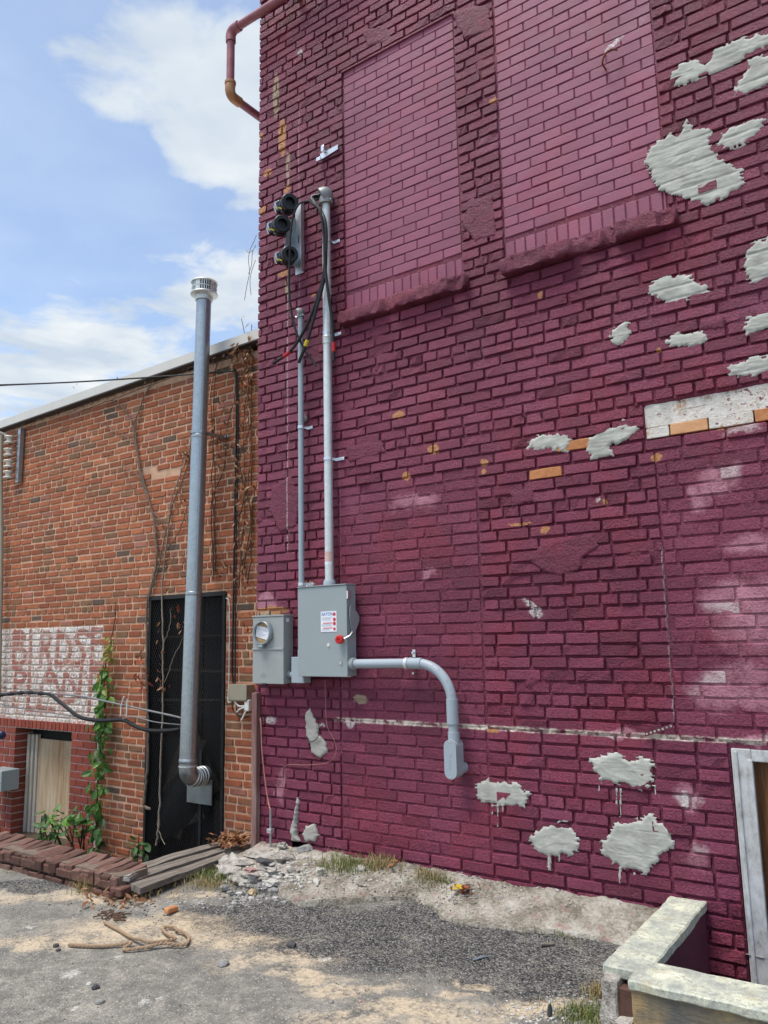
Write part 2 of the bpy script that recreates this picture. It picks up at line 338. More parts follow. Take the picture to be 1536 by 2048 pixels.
fs = n.mr(n.ell(uv, sands, nd, .6), 1.4, .5, smooth=True)
fs = n.ma('MULTIPLY', fs, n.mr(n.ma('ADD', n.ma('MULTIPLY', ng, .55), n.ma('MULTIPLY', nf, .45)), .38, .56))
sand = n.ramp(n.ma('ADD', n.ma('MULTIPLY', nf, .5), n.ma('MULTIPLY', nx, .5)), [(.3, (.34, .26, .17)), (.5, (.52, .42, .29)), (.7, (.64, .54, .41))])
c = n.mix(fs, c, sand)
dust = n.ma('MULTIPLY', n.mr(n.noise(4, 6, .74), .48, .68), n.mr(n.noise(33, 4, .7), .40, .62))
c = n.mix(n.ma('MULTIPLY', dust, .55), c, (.50, .45, .37))
spots = [grdell(*q) for q in ((140, 1948, 22, 9), (288, 2002, 12, 5), (240, 1912, 8, 3), (150, 2012, 9, 4), (650, 1916, 12, 4), (320, 1995, 8, 3), (60, 1850, 12, 3))]
c = n.mix(n.ma('MULTIPLY', n.mr(n.ell(uv, spots, n.noise(30, 4, .7, col=True), .12), 1.2, .4, smooth=True), n.mr(nf, .3, .6, .1, .8)), c, (.62, .60, .55))
hgt = n.ma('ADD', n.ma('MULTIPLY', cd_, n.mr(fd, 0, 1, -.5, -1.3)), n.ma('MULTIPLY', nf, .7))
hgt = n.mix(fs, hgt, n.ma('MULTIPLY', nx, .4))
MAT['asphalt'] = n.set(c, .93, 0, n.bump(hgt, .75, .012), .2)
simple('soil', (.10, .075, .05), .95, 0, .4, 20, .8, .02)
simple('sandstone', (.50, .38, .24), .95, 0, .25, 30, .6, .01)

# ---- metals, plastics
def metal(name, col, ro, me, var=.1, spangle=False):
    n = N(name); a = n.noise(6, 5, .6, n.scale(n.pos, (1, 1, .3))); b = n.noise(80, 4)
    f = n.vor(55, out='Color') if spangle else a
    f2 = n.ma('ADD', n.ma('MULTIPLY', n.sep(f)[0] if spangle else a, .35), n.ma('MULTIPLY', a, .65))
    c = n.ramp(f2, [(.25, tuple(x*(1-var) for x in col)), (.75, tuple(min(1, x*(1+var)) for x in col))])
    c = n.mix(n.mr(n.noise(17, 6, .7), .6, .75, 0., .25), c, tuple(x*.6 for x in col))
    MAT[name] = n.set(c, n.mr(a, .3, .7, ro-.06, ro+.08), me, n.bump(b, .06, .002), .5)
metal('galvanised', (.38, .42, .44), .36, .8, .12, True)
metal('galvanised_pale', (.64, .67, .65), .45, .45, .1, True)
metal('aluminium', (.68, .68, .68), .4, .85, .08)
metal('zinc', (.75, .77, .79), .3, .9, .1)
simple('pvc_grey', (.34, .39, .43), .42, 0, .05, 6, .03, .002)
simple('enamel_grey', (.30, .345, .35), .42, 0, .035, 3, .02, .002)
simple('enamel_meter', (.32, .34, .33), .45, 0, .06, 4, .03, .002)
simple('enamel_shade', (.30, .33, .34), .45, 0, .06, 4, .03, .002)
simple('cast_grey', (.27, .28, .28), .5, .3, .12, 20, .1, .003)
simple('black_plastic', (.012, .013, .016), .42, 0, .3, 12, .1, .003)
simple('black_rubber', (.014, .014, .015), .5, 0, .25, 12, .1, .003)
simple('grey_cable', (.20, .20, .20), .55, 0, .2, 12, .1, .003)
simple('red_plastic', (.55, .02, .02), .35, 0, .1, 12, .05, .002)
simple('red_tape', (.45, .02, .03), .45, 0, .1)
simple('yellow_tape', (.55, .42, .02), .45, 0, .1)
simple('paper', (.78, .80, .84), .7, 0, .04, 9, .03, .002)
simple('print_blue', (.02, .16, .45), .6, 0, .03)
simple('print_red', (.62, .03, .05), .6, 0, .06)
simple('print_grey', (.42, .44, .48), .6, 0, .05)
simple('cardboard', (.42, .28, .14), .8, 0, .2, 30, .2, .003)
simple('ceramic', (.66, .62, .54), .3, 0, .15, 20, .05, .002)
simple('bronze_pipe', (.30, .11, .13), .42, 0, .2, 9, .1, .003)
simple('copper_fitting', (.40, .20, .10), .4, .3, .3, 12, .1, .003)
simple('coping_metal', (.62, .60, .55), .55, 0, .08, 3, .05, .003)
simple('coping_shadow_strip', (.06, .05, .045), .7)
simple('black_iron', (.02, .02, .021), .55, .2, .3, 20, .2, .003)
simple('black_boards_and_shade', (.013, .012, .011), .75, 0, .5, 8, .5, .006)
simple('tan_box', (.30, .27, .20), .5, 0, .1, 9, .05, .002)
simple('white_plastic', (.70, .70, .66), .4, 0, .08)
simple('copper_wire', (.45, .22, .18), .5, .3, .2)
simple('blue_plastic', (.03, .035, .09), .3, 0, .1)
simple('rust', (.22, .09, .05), .8, .2, .4, 40, .4, .004)
# ---- wood
def wood(name, cols, ax, ro=.8, k=1.):
    n = N(name); sc = [14., 14., 14.]; sc[ax] = 1.1
    a = n.noise(1.6*k, 6, .65, n.scale(n.pos, tuple(sc)), .5); b = n.noise(6*k, 4, .6, n.scale(n.pos, tuple(sc))); g = n.noise(3, 4)
    f = n.ma('ADD', n.ma('MULTIPLY', a, .6), n.ma('ADD', n.ma('MULTIPLY', b, .25), n.ma('MULTIPLY', g, .15)))
    c = n.ramp(f, [(.33, cols[0]), (.5, cols[1]), (.64, cols[2])])
    MAT[name] = n.set(c, ro, 0, n.bump(n.ma('ADD', a, b), .6, .008), .25)
wood('weathered_wood', ((.075, .062, .05), (.19, .165, .14), (.33, .30, .26)), 1, .9)
wood('plywood', ((.30, .13, .045), (.50, .36, .22), (.66, .56, .42)), 2, .75, .55)
wood('cream_wood', ((.42, .36, .28), (.58, .52, .43), (.66, .61, .53)), 2, .7)
wood('brown_wood', ((.035, .014, .006), (.095, .038, .014), (.20, .09, .032)), 2, .5)
wood('purple_wood', ((.14, .06, .065), (.22, .12, .11), (.36, .27, .22)), 2, .85)
n = N('white_peeling_paint'); a = n.noise(28, 6, .7, n.scale(n.pos, (1, 1, .5))); b = n.noise(130, 4); g = n.noise(5, 4)
c = n.ramp(n.ma('ADD', n.ma('MULTIPLY', a, .7), n.ma('MULTIPLY', g, .3)), [(.35, (.20, .19, .17)), (.44, (.40, .40, .39)), (.6, (.56, .565, .57))])
MAT['white_peeling_paint'] = n.set(c, .6, 0, n.bump(n.ma('ADD', a, b), .3, .005), .35)
n = N('glass_dark'); MAT['glass_dark'] = n.set((.012, .011, .011), .06, 0, n.bump(n.noise(4, 2), .03, .01), .5)
# ---- plants
def leafmat(name, cols, tr=.35):
    n = N(name); f = n.ma('ADD', n.ma('MULTIPLY', n.noise(35, 4), .45), n.ma('MULTIPLY', n.sep(n.attr('bk'))[0], .55))
    c = n.ramp(f, [(.2, cols[0]), (.5, cols[1]), (.8, cols[2])])
    n.set(c, .45, 0, n.bump(n.noise(120, 3), .2, .002), .4)
    t = n.n('ShaderNodeBsdfTranslucent'); n.put(t.inputs[0], c); mx = n.n('ShaderNodeMixShader'); mx.inputs[0].default_value = tr
    n.t.links.new(n.b.outputs[0], mx.inputs[1]); n.t.links.new(t.outputs[0], mx.inputs[2]); n.t.links.new(mx.outputs[0], n.o.inputs[0])
    MAT[name] = n.m
leafmat('leaf_green', ((.035, .10, .02), (.075, .19, .03), (.16, .32, .05)))
leafmat('leaf_yellow_green', ((.14, .17, .03), (.24, .25, .04), (.33, .28, .05)))
leafmat('leaf_dark_green', ((.03, .07, .025), (.06, .14, .04), (.12, .23, .07)))
leafmat('leaf_dead', ((.13, .05, .022), (.26, .11, .045), (.40, .21, .10)), .2)
leafmat('leaf_red', ((.16, .03, .02), (.28, .06, .03), (.36, .13, .06)), .2)
leafmat('grass_blade', ((.07, .12, .025), (.16, .20, .05), (.34, .30, .12)))
leafmat('grass_dry', ((.20, .16, .06), (.34, .27, .12), (.46, .38, .2)))
leafmat('yellow_leaf', ((.65, .45, .03), (.75, .55, .04), (.8, .62, .08)))
simple('bark_grey', (.17, .13, .10), .9, 0, .4, 40, .5, .004)
simple('bark_brown', (.10, .055, .035), .9, 0, .4, 40, .5, .004)
simple('bark_pale', (.28, .23, .18), .85, 0, .3, 40, .4, .004)
simple('rope_fibre', (.36, .25, .16), .9, 0, .3, 60, .5, .004)
simple('stone_grey', (.25, .245, .235), .9, 0, .4, 18, .6, .008)
simple('stone_dark', (.07, .07, .072), .85, 0, .4, 18, .6, .008)
simple('stone_pale', (.48, .46, .42), .9, 0, .3, 18, .6, .008)
simple('stone_pink', (.36, .22, .20), .9, 0, .3, 18, .6, .008)

# ================================================================= mesh helpers
WP = {}
def link(name, me, mat, parent=None, origin=(0, 0, 0), smooth=False):
    o = bpy.data.objects.new(name, me); COL.objects.link(o)
    if mat and not me.materials: me.materials.append(MAT[mat] if isinstance(mat, str) else mat)
    org = np.array(origin, float)
    if parent is not None:
        o.parent = parent; o.location = org - WP[parent]
    else: o.location = org
    WP[o] = org
    if smooth and len(me.polygons): me.polygons.foreach_set('use_smooth', [True]*len(me.polygons))
    return o
def thing(name, label, cat, loc=(0, 0, 0), group=None):
    o = bpy.data.objects.new(name, None); COL.objects.link(o); o.location = loc; WP[o] = np.array(loc, float); o.empty_display_size = .05
    o['label'] = label; o['category'] = cat
    if group: o['group'] = group
    return o
def tag(o, label=None, cat=None, group=None, kind=None):
    for k, v in (('label', label), ('category', cat), ('group', group), ('kind', kind)):
        if v: o[k] = v
    return o
def col_attr(me, name, arr):
    a = me.attributes.new(name, 'FLOAT_COLOR', 'POINT')
    arr = np.asarray(arr, np.float32)
    if arr.shape[1] == 3: arr = np.hstack([arr, np.ones((len(arr), 1), np.float32)])
    a.data.foreach_set('color', arr.ravel())
class MB:
    def __init__(s): s.v = []; s.f = []; s.a = []; s.c = []
    def add(s, v, f, a=None, c=None):
        k = len(s.v); s.v.extend([tuple(map(float, x)) for x in v]); s.f.extend([tuple(i+k for i in q) for q in f])
        s.a.extend([tuple(a) if a is not None else (.5, 0, 0)]*len(v)) if a is None or np.ndim(a) == 1 else s.a.extend([tuple(x) for x in a])
        s.c.extend([tuple(c)]*len(v) if c is not None else [(.5, .5, .5)]*len(v))
        return s
    def box(s, lo, hi, bev=0., M=None):
        lo = np.minimum(lo, hi).astype(float) if True else lo; hi_ = np.maximum(np.array(hi, float), lo)
        bm = bmesh.new(); bmesh.ops.create_cube(bm, size=1.)
        c = (lo+hi_)/2; d = hi_-lo
        for v in bm.verts: v.co = Vector((v.co.x*d[0], v.co.y*d[1], v.co.z*d[2]))
        if bev > 0: bmesh.ops.bevel(bm, geom=bm.edges[:], offset=min(bev, min(d)*.45), segments=2, affect='EDGES', profile=.6)
        vs = []
        for v in bm.verts:
            q = v.co if M is None else M @ v.co
            vs.append((q.x+c[0], q.y+c[1], q.z+c[2]))
        bm.verts.index_update(); fs = [[v.index for v in f.verts] for f in bm.faces]; bm.free()
        return s.add(vs, fs)
    def tube(s, pts, r, n=10, caps=True, a=None):
        pts = [np.array(p, float) for p in pts]; m_ = len(pts)
        r = [r]*m_ if np.isscalar(r) else list(r)
        ref = np.array([0, 0, 1.]); vs = []; fs = []; up = None
        for i in range(m_):
            t = pts[min(i+1, m_-1)]-pts[max(i-1, 0)]; L = np.linalg.norm(t); t = t/L if L > 1e-9 else ref
            if up is None:
                up = np.cross(t, [0, 1, 0.]) if abs(t[1]) < .9 else np.cross(t, [1, 0, 0.])
            up = up - t*(up@t); up /= (np.linalg.norm(up)+1e-12); sd_ = np.cross(t, up)
            for k in range(n):
                an = 2*math.pi*k/n; vs.append(pts[i]+r[i]*(math.cos(an)*up+math.sin(an)*sd_))
        for i in range(m_-1):
            for k in range(n):
                k2 = (k+1) % n; fs.append((i*n+k, i*n+k2, (i+1)*n+k2, (i+1)*n+k))
        if caps: fs.append(tuple(range(n))[::-1]); fs.append(tuple((m_-1)*n+k for k in range(n)))
        return s.add(vs, fs, a)
    def lathe(s, prof, org, axis, n=24):
        ax = np.array(axis, float); ax /= np.linalg.norm(ax); u = np.cross(ax, [0, 0, 1.] if abs(ax[2]) < .9 else [1., 0, 0]); u /= np.linalg.norm(u); v = np.cross(ax, u)
        vs = []; fs = []
        for (r, h) in prof:
            for k in range(n):
                an = 2*math.pi*k/n; vs.append(np.array(org)+ax*h+r*(math.cos(an)*u+math.sin(an)*v))
        for i in range(len(prof)-1):
            for k in range(n):
                k2 = (k+1) % n; fs.append((i*n+k, i*n+k2, (i+1)*n+k2, (i+1)*n+k))
        if prof[0][0] > 1e-6: fs.append(tuple(range(n))[::-1])
        if prof[-1][0] > 1e-6: fs.append(tuple((len(prof)-1)*n+k for k in range(n)))
        return s.add(vs, fs)
    def prism(s, poly, d0, d1):
        """polygon of 3-D points (planar) extruded from offset vector d0 to d1"""
        k = len(poly); vs = [np.array(p)+np.array(d0) for p in poly]+[np.array(p)+np.array(d1) for p in poly]
        fs = [tuple(range(k)), tuple(range(2*k-1, k-1, -1))]+[(i, i+k, (i+1) % k+k, (i+1) % k) for i in range(k)]
        return s.add(vs, fs)
    def mesh(s, name, org=(0, 0, 0), attr=False):
        me = bpy.data.meshes.new(name); o = np.array(org, float)
        me.from_pydata([tuple(np.array(v)-o) for v in s.v] if np.any(o) else s.v, [], s.f); me.update()
        if attr: col_attr(me, 'bk', s.a)
        return me
    def build(s, name, mat, parent=None, smooth=False, origin=None, attr=False):
        org = origin if origin is not None else (WP[parent] if parent is not None else (0, 0, 0))
        me = s.mesh(name, org, attr)
        bm = bmesh.new(); bm.from_mesh(me); bmesh.ops.recalc_face_normals(bm, faces=bm.faces[:]); bm.to_mesh(me); bm.free()
        o = link(name, me, mat, parent, org)
        if smooth:
            me.polygons.foreach_set('use_smooth', [True]*len(me.polygons))
            me.set_sharp_from_angle(angle=math.radians(38))
        return o
def mesh_np(name, V, Fq, attrs=None):
    me = bpy.data.meshes.new(name); V = np.asarray(V, np.float32); Fq = np.asarray(Fq, np.int32)
    k = Fq.shape[1]
    me.vertices.add(len(V)); me.vertices.foreach_set('co', V.ravel())
    me.loops.add(Fq.size); me.loops.foreach_set('vertex_index', Fq.ravel())
    me.polygons.add(len(Fq)); me.polygons.foreach_set('loop_start', np.arange(0, Fq.size, k, dtype=np.int32))
    me.update(calc_edges=True); me.polygons.foreach_set('use_smooth', np.zeros(len(Fq), bool))
    for nm, a in (attrs or {}).items(): col_attr(me, nm, a)
    return me
def hash2(i, j, seed=0):
    h = (i.astype(np.int64)*374761393 + j.astype(np.int64)*668265263 + seed*1442695041) & 0xffffffff
    h = ((h ^ (h >> 13))*1274126177) & 0xffffffff
    return ((h ^ (h >> 16)) & 0xffff)/65535.
def vnoise(x, y, seed=0):
    x = np.asarray(x, float); y = np.asarray(y, float)
    i = np.floor(x).astype(int); j = np.floor(y).astype(int); fx = x-i; fy = y-j; fx = fx*fx*(3-2*fx); fy = fy*fy*(3-2*fy)
    return (hash2(i, j, seed)*(1-fx)+hash2(i+1, j, seed)*fx)*(1-fy)+(hash2(i, j+1, seed)*(1-fx)+hash2(i+1, j+1, seed)*fx)*fy
def fbm(x, y, seed=0, o=4):
    s = 0; a = .5; t = 0
    for k in range(o): s = s+a*vnoise(np.asarray(x)*2**k, np.asarray(y)*2**k, seed+k*17); t += a; a *= .55
    return s/t
def spline(pts, n=8):
    pts = [np.array(p, float) for p in pts]; out = []
    q = [2*pts[0]-pts[1]]+pts+[2*pts[-1]-pts[-2]]
    for i in range(1, len(q)-2):
        for k in range(n):
            t = k/n; p0, p1, p2, p3 = q[i-1:i+3]
            out.append(.5*((2*p1)+(-p0+p2)*t+(2*p0-5*p1+4*p2-p3)*t*t+(-p0+3*p1-3*p2+p3)*t**3))
    out.append(pts[-1]); return out

# ---------------- bricks
def brick_geo(l, h, dep, b, amp, nx=5, nz=4, jit=.35, y0=0., round_=1.):
    b = min(b, l*.3, h*.3)
    xs = np.concatenate([[-l/2], np.linspace(-l/2+b, l/2-b, nx-2), [l/2]]); zs = np.concatenate([[-h/2], np.linspace(-h/2+b, h/2-b, nz-2), [h/2]])
    X, Z = np.meshgrid(xs, zs, indexing='ij'); Yv = rng.normal(0, amp, X.shape)
    bx = np.zeros(X.shape, bool); bx[0] = bx[-1] = True; bz = np.zeros(X.shape, bool); bz[:, 0] = bz[:, -1] = True
    br = bx | bz
    Yv[br] = b*.75*round_*rng.uniform(.5, 1.3, br.sum())
    co = bx & bz; Yv[co] += b*.5*round_
    X = X - np.where(br, np.sign(X)*rng.uniform(0, jit, X.shape)*b, 0); Z = Z - np.where(br, np.sign(Z)*rng.uniform(0, jit, X.shape)*b, 0)
    cr_ = rng.uniform(.3, 1., co.sum())*round_*min(1., b/.0055); X[co] -= np.sign(X[co])*.0085*cr_; Z[co] -= np.sign(Z[co])*.0055*cr_*rng.uniform(.4, 1.2, co.sum())
    V = np.stack([X, Yv+y0, Z], -1).reshape(-1, 3)
    id_ = np.arange(nx*nz).reshape(nx, nz)
    Fq = [(id_[i, j], id_[i+1, j], id_[i+1, j+1], id_[i, j+1]) for i in range(nx-1) for j in range(nz-1)]
    ring = [id_[i, 0] for i in range(nx)]+[id_[nx-1, j] for j in range(1, nz)]+[id_[i, nz-1] for i in range(nx-2, -1, -1)]+[id_[0, j] for j in range(nz-2, 0, -1)]
    B = V[ring].copy(); B[:, 1] = y0+dep; k = len(V); V = np.vstack([V, B]); m_ = len(ring)
    for q in range(m_):
        q2 = (q+1) % m_; Fq.append((ring[q], k+q, k+q2, ring[q2]))
    return V, np.array(Fq)

class BrickSet:
    """bricks collected as (centre, verts, faces, attrs, material); the biggest in the picture become objects, the rest one mesh"""
    def __init__(s): s.items = []
    def add(s, c, V, Fq, bk=(.5, 0, 0), col=None, mat=None, bka=None, solo=False):
        s.items.append((np.array(c, float), V, Fq, np.tile(np.array(bk, float), (len(V), 1)) if bka is None else bka, col, mat, solo))
    def finish(s, parent, mat, limit=300, smooth=True, name='brick'):
        sc = []
        for (c, V, Fq, bk, col, mt, solo) in s.items:
            x, y, d = proj(c)
            ins = 0 < x < 1536 and 0 < y < 2048 and d > .1
            sc.append(1e9 if solo else ((np.ptp(V[:, 0])*np.ptp(V[:, 2])/d**2) if ins else -1./d))
        order = np.argsort(-np.array(sc))
        rest = {}
        for rank, k in enumerate(order):
            c, V, Fq, bk, col, mt, solo = s.items[k]; mt = mt or mat
            if rank < limit:
                at = {'bk': bk}
                if col is not None: at['bcol'] = np.tile(col, (len(V), 1))
                o = link(name, mesh_np(name, V, Fq, at), mt, parent, c, smooth)
            else: rest.setdefault(mt, []).append((c, V, Fq, bk, col))
        off = 0; VV = []; FF = []; BB = []; CC = []; MI = []; slots = []
        for mt, L in rest.items():
            slots.append(MAT[mt] if isinstance(mt, str) else mt)
            for c, V, Fq, bk, col in L:
                VV.append(V+c-WP[parent]); FF.append(Fq+off); BB.append(bk); CC.append(np.tile(col if col is not None else (.5, .5, .5), (len(V), 1))); off += len(V); MI.append(np.full(len(Fq), len(slots)-1, np.int32))
        if VV:
            me = mesh_np('brickwork', np.vstack(VV), np.vstack(FF), {'bk': np.vstack(BB), 'bcol': np.vstack(CC)})
            for q in slots: me.materials.append(q)
            me.polygons.foreach_set('material_index', np.concatenate(MI))
            link('brickwork', me, None, parent, WP[parent], smooth)['kind'] = 'stuff'

def sheet(x0, x1, z0, z1, st, yfun, hole=None):
    nx = int((x1-x0)/st)+1; nz = int((z1-z0)/st)+1
    xs = np.linspace(x0, x1, nx); zs = np.linspace(z0, z1, nz); X, Z = np.meshgrid(xs, zs, indexing='ij')
    V = np.stack([X, yfun(X, Z), Z], -1).reshape(-1, 3); idx = np.arange(nx*nz).reshape(nx, nz)
    Fq = np.stack([idx[:-1, :-1], idx[1:, :-1], idx[1:, 1:], idx[:-1, 1:]], -1)
    if hole is not None:
        cx = (X[:-1, :-1]+X[1:, 1:])/2; cz = (Z[:-1, :-1]+Z[1:, 1:])/2
        Fq = Fq[~hole(cx, cz)]
    return V, Fq.reshape(-1, 4)

# ================================================================= GROUND
GZ = -.085
def gz(x, y):
    x = np.asarray(x, float); y = np.asarray(y, float)
    z = GZ + .03*(fbm(x*.8, y*.8, 3)-.5) + .012*(fbm(x*5, y*5, 5)-.5)
    near = np.clip((y+.75)/.75, 0, 1)*np.clip((x-.0)/.4, 0, 1)*np.clip((3.1-x)/.3, 0, 1)
    z = z + near*.035
    far = np.clip((np.hypot(x-1, y+1)-6)/6, 0, 1)
    return z*(1-far)+GZ*far
PIT_R = (3.02, 4.72, -.93, .0); PIT_L = (-6.0, -.37, -.95, .62)
xs = np.unique(np.concatenate([np.linspace(-90, -6, 14), np.arange(-6, -2.2, .16), np.arange(-2.2, 4.9, .04), np.linspace(5, 90, 14), PIT_R[:2], PIT_L[:2]]))
ys = np.unique(np.concatenate([np.linspace(-90, -5, 14), np.arange(-5, -2.8, .12), np.arange(-2.8, .4, .04), np.linspace(.5, 90, 14), PIT_R[2:], PIT_L[2:]]))
X, Y = np.meshgrid(xs, ys, indexing='ij'); idx = np.arange(X.size).reshape(X.shape)
Fq = np.stack([idx[:-1, :-1], idx[1:, :-1], idx[1:, 1:], idx[:-1, 1:]], -1); cx = (X[:-1, :-1]+X[1:, 1:])/2; cy = (Y[:-1, :-1]+Y[1:, 1:])/2
inp = np.zeros(cx.shape, bool)
for (a, b, c, d) in (PIT_R, PIT_L): inp |= (cx > a) & (cx < b) & (cy > c) & (cy < d)
g = link('ground', mesh_np('ground', np.stack([X, Y, gz(X, Y)], -1).reshape(-1, 3), Fq[~inp].reshape(-1, 4)), 'asphalt', smooth=True); g['kind'] = 'structure'
mb = MB().box((PIT_L[0], PIT_L[2], -.50), (PIT_L[1], PIT_L[3], -.44)); mb.box((PIT_L[1], PIT_L[2], -.46), (PIT_L[1]+.12, PIT_L[3], -.10))
tag(mb.build('areaway_floor', 'soil'), kind='structure')
mb = MB().box((PIT_R[0], PIT_R[2], -.75), (PIT_R[1], PIT_R[3]+.02, -.70))
tag(mb.build('well_floor', 'soil'), kind='structure')

# ================================================================= PURPLE BUILDING
PB = thing('brick_building', 'tall purple painted brick building with grey cement patches and bricked-up windows', 'building', (2.4, 0, 0))
ZT = 7.4; XR = 5.0
W1 = (.885, 1.862, 3.81, 5.775); W2 = (2.175, 3.19, 3.81, 5.95); W3 = (.80, 1.906, .12, 2.50); W4 = (3.02, XR, .94, 2.44); WIN = (3.268, 4.36, -.72, .878)
n = N('white_strip_paint'); a = n.noise(16, 6, .7); b_ = n.noise(70, 5, .7); g_ = n.noise(5, 4, .6)
c = n.ramp(a, [(.3, (.48, .44, .38)), (.5, (.66, .62, .56)), (.7, (.74, .71, .66))])
c = n.mix(n.mr(n.ma('ADD', n.ma('MULTIPLY', b_, .5), n.ma('MULTIPLY', g_, .5)), .53, .60), c, (.46, .23, .10))
c = n.mix(n.mr(n.noise(23, 5, .7), .60, .66), c, (.16, .035, .06))
MAT['white_strip_paint'] = n.set(c, .85, 0, n.bump(n.ma('ADD', a, b_), .6, .012), .3)
def inr(x, z, R): return (x > R[0]) & (x < R[1]) & (z > R[2]) & (z < R[3])
HOLE = (P(604, 1688)[0], .105, P(604, 1688)[2]-.01, .075)
STRIP = (2.975, XR, 2.50, 2.70)
def mort_y(X, Z):
    y = .0140+.013*(fbm(X*12, Z*20, 2)-.5)+.006*(fbm(X*45, Z*45, 12, 2)-.5) - np.clip(fbm(X*3.4, Z*4.2, 9)-.66, 0, 1)*.08
    for R in (W1, W2): y = np.where(inr(X, Z, R), .0162+.003*(fbm(X*20, Z*20, 4)-.5), y)
    y = np.where(inr(X, Z, STRIP), .034, y)
    for R in (W3, W4): y = np.where(inr(X, Z, R), .0085+.010*(fbm(X*13, Z*20, 6)-.5)+.007*(fbm(X*48, Z*48, 16, 2)-.5), y)
    return y
V, Fq = sheet(.008, XR, -.75, ZT, .0135, mort_y, lambda x, z: inr(x, z, WIN) | (((x-HOLE[0])/HOLE[1])**2+((z-HOLE[2])/HOLE[3])**2 < 1))
me = mesh_np('wall', V-np.array([2.4, 0, 0]), Fq, {'bk': np.tile((.3, .4, 0.), (len(V), 1))})
fc_ = V[Fq[:, 0]]; tl = np.floor(fc_[:, [0, 2]]/TILE).astype(int); slots = {}; mi = np.zeros(len(Fq), np.int32)
for t in {tuple(q) for q in tl}:
    mt = purple_mat((t[0]+.5)*TILE, (t[1]+.5)*TILE)
    if mt.name not in slots: slots[mt.name] = len(slots); me.materials.append(mt)
    mi[(tl[:, 0] == t[0]) & (tl[:, 1] == t[1])] = slots[mt.name]
me.polygons.foreach_set('material_index', mi)
wall = link('wall', me, None, PB, (2.4, 0, 0), True)
mb = MB().box((.014, .15, -.75), (WIN[0]-.001, .35, ZT)).box((WIN[1]+.001, .03, -.75), (XR, .35, ZT)).box((WIN[0], .15, WIN[3]+.001), (WIN[1], .35, ZT)).box((.0141, .03, -.75), (.06, .149, ZT)).box((WIN[0]-.05, .03, -.75), (WIN[0], .149, WIN[3]+.05))
mb.box((.014, .35, -.75), (.30, 7, ZT)).box((.3, 6.8, -.75), (XR, 7, ZT)).box((XR-.2, .35, -.75), (XR, 6.8, ZT)).box((.02, .04, ZT), (XR, 7, ZT+.12))
mb.build('wall_core', 'maroon_plaster', PB)
bs = BrickSet()
CH = .0698; zb = 1.08
overrides = {}
orange_px = [(1066, 953), (1163, 892)]
def purple_brick(x0, x1, z0, z1, kind, soldier=False):
    c = np.array([(x0+x1)/2, 0, (z0+z1)/2]); l = x1-x0; h = z1-z0
    if l < .012 or ((c[0]-HOLE[0])/HOLE[1])**2+((c[2]-HOLE[2])/HOLE[3])**2 < 1: return
    r = rng.uniform(); rough = 0.; mt = None
    if kind == 'old':
        rough = rng.uniform(.5, 1.) if r < .16 else rng.uniform(0, .25)
        V, Fq = brick_geo(l, h, .08, .0058, .0009+.003*(rough > .5), 6, 4, jit=.9, y0=rng.normal(0, .0022))
        reg = 0.
    elif kind in ('W1', 'W2'):
        V, Fq = brick_geo(l, h, .05, .0035, .0004, 4, 4, .2, y0=.0115+rng.normal(0, .0006)); reg = .5; rough = .0
    else:
        V, Fq = brick_geo(l, h, .05, .005, .0008, jit=.7, y0=.0035+rng.normal(0, .0012)); reg = .1; rough = rng.uniform(0, .35)
    # the strip where a board or sign has gone: white paint, then raw brick, a little behind the face
    if c[0] > STRIP[0] and STRIP[2] < c[2] < STRIP[3]:
        if c[2] > 2.565:
            V, Fq = brick_geo(l+.012, h+.0115, .05, .0015, .0016, 9, 4, jit=.4, y0=.018+rng.normal(0, .001)); mt = 'white_strip_paint'
        else:
            V, Fq = brick_geo(l+.004, h+.002, .05, .004, .001, jit=.5, y0=.008); mt = 'orange_brick' if rng.uniform() < .8 else 'white_strip_paint'
    for q in orange_px:
        t = P(*q)
        if abs(t[0]-c[0]) < l/2 and abs(t[2]-c[2]) < h/2: mt = 'orange_brick'
    bs.add(c, V, Fq, (rng.uniform(), rough, reg), mat=mt or purple_mat(c[0], c[2]))
def fill_row(x0, x1, z0, z1, kind, L, off, jn, jit=.012):
    x = x0-off
    while x < x1:
        l = L+rng.normal(0, jit*.5); a = max(x, x0); b = min(x+l, x1)
        if x1-b < .045: b = x1
        if b-a > .03:
            dz = rng.normal(0, .0013, 2)
            purple_brick(a+jn/2 if a > .001 else 0., b-jn/2, z0+jn/2+dz[0], z1-jn/2+dz[1], kind)
        x = b if b > x+.001 else x+l
        if b >= x1: break
k0 = int((-.72-zb)/CH); k1 = int((ZT-zb)/CH)
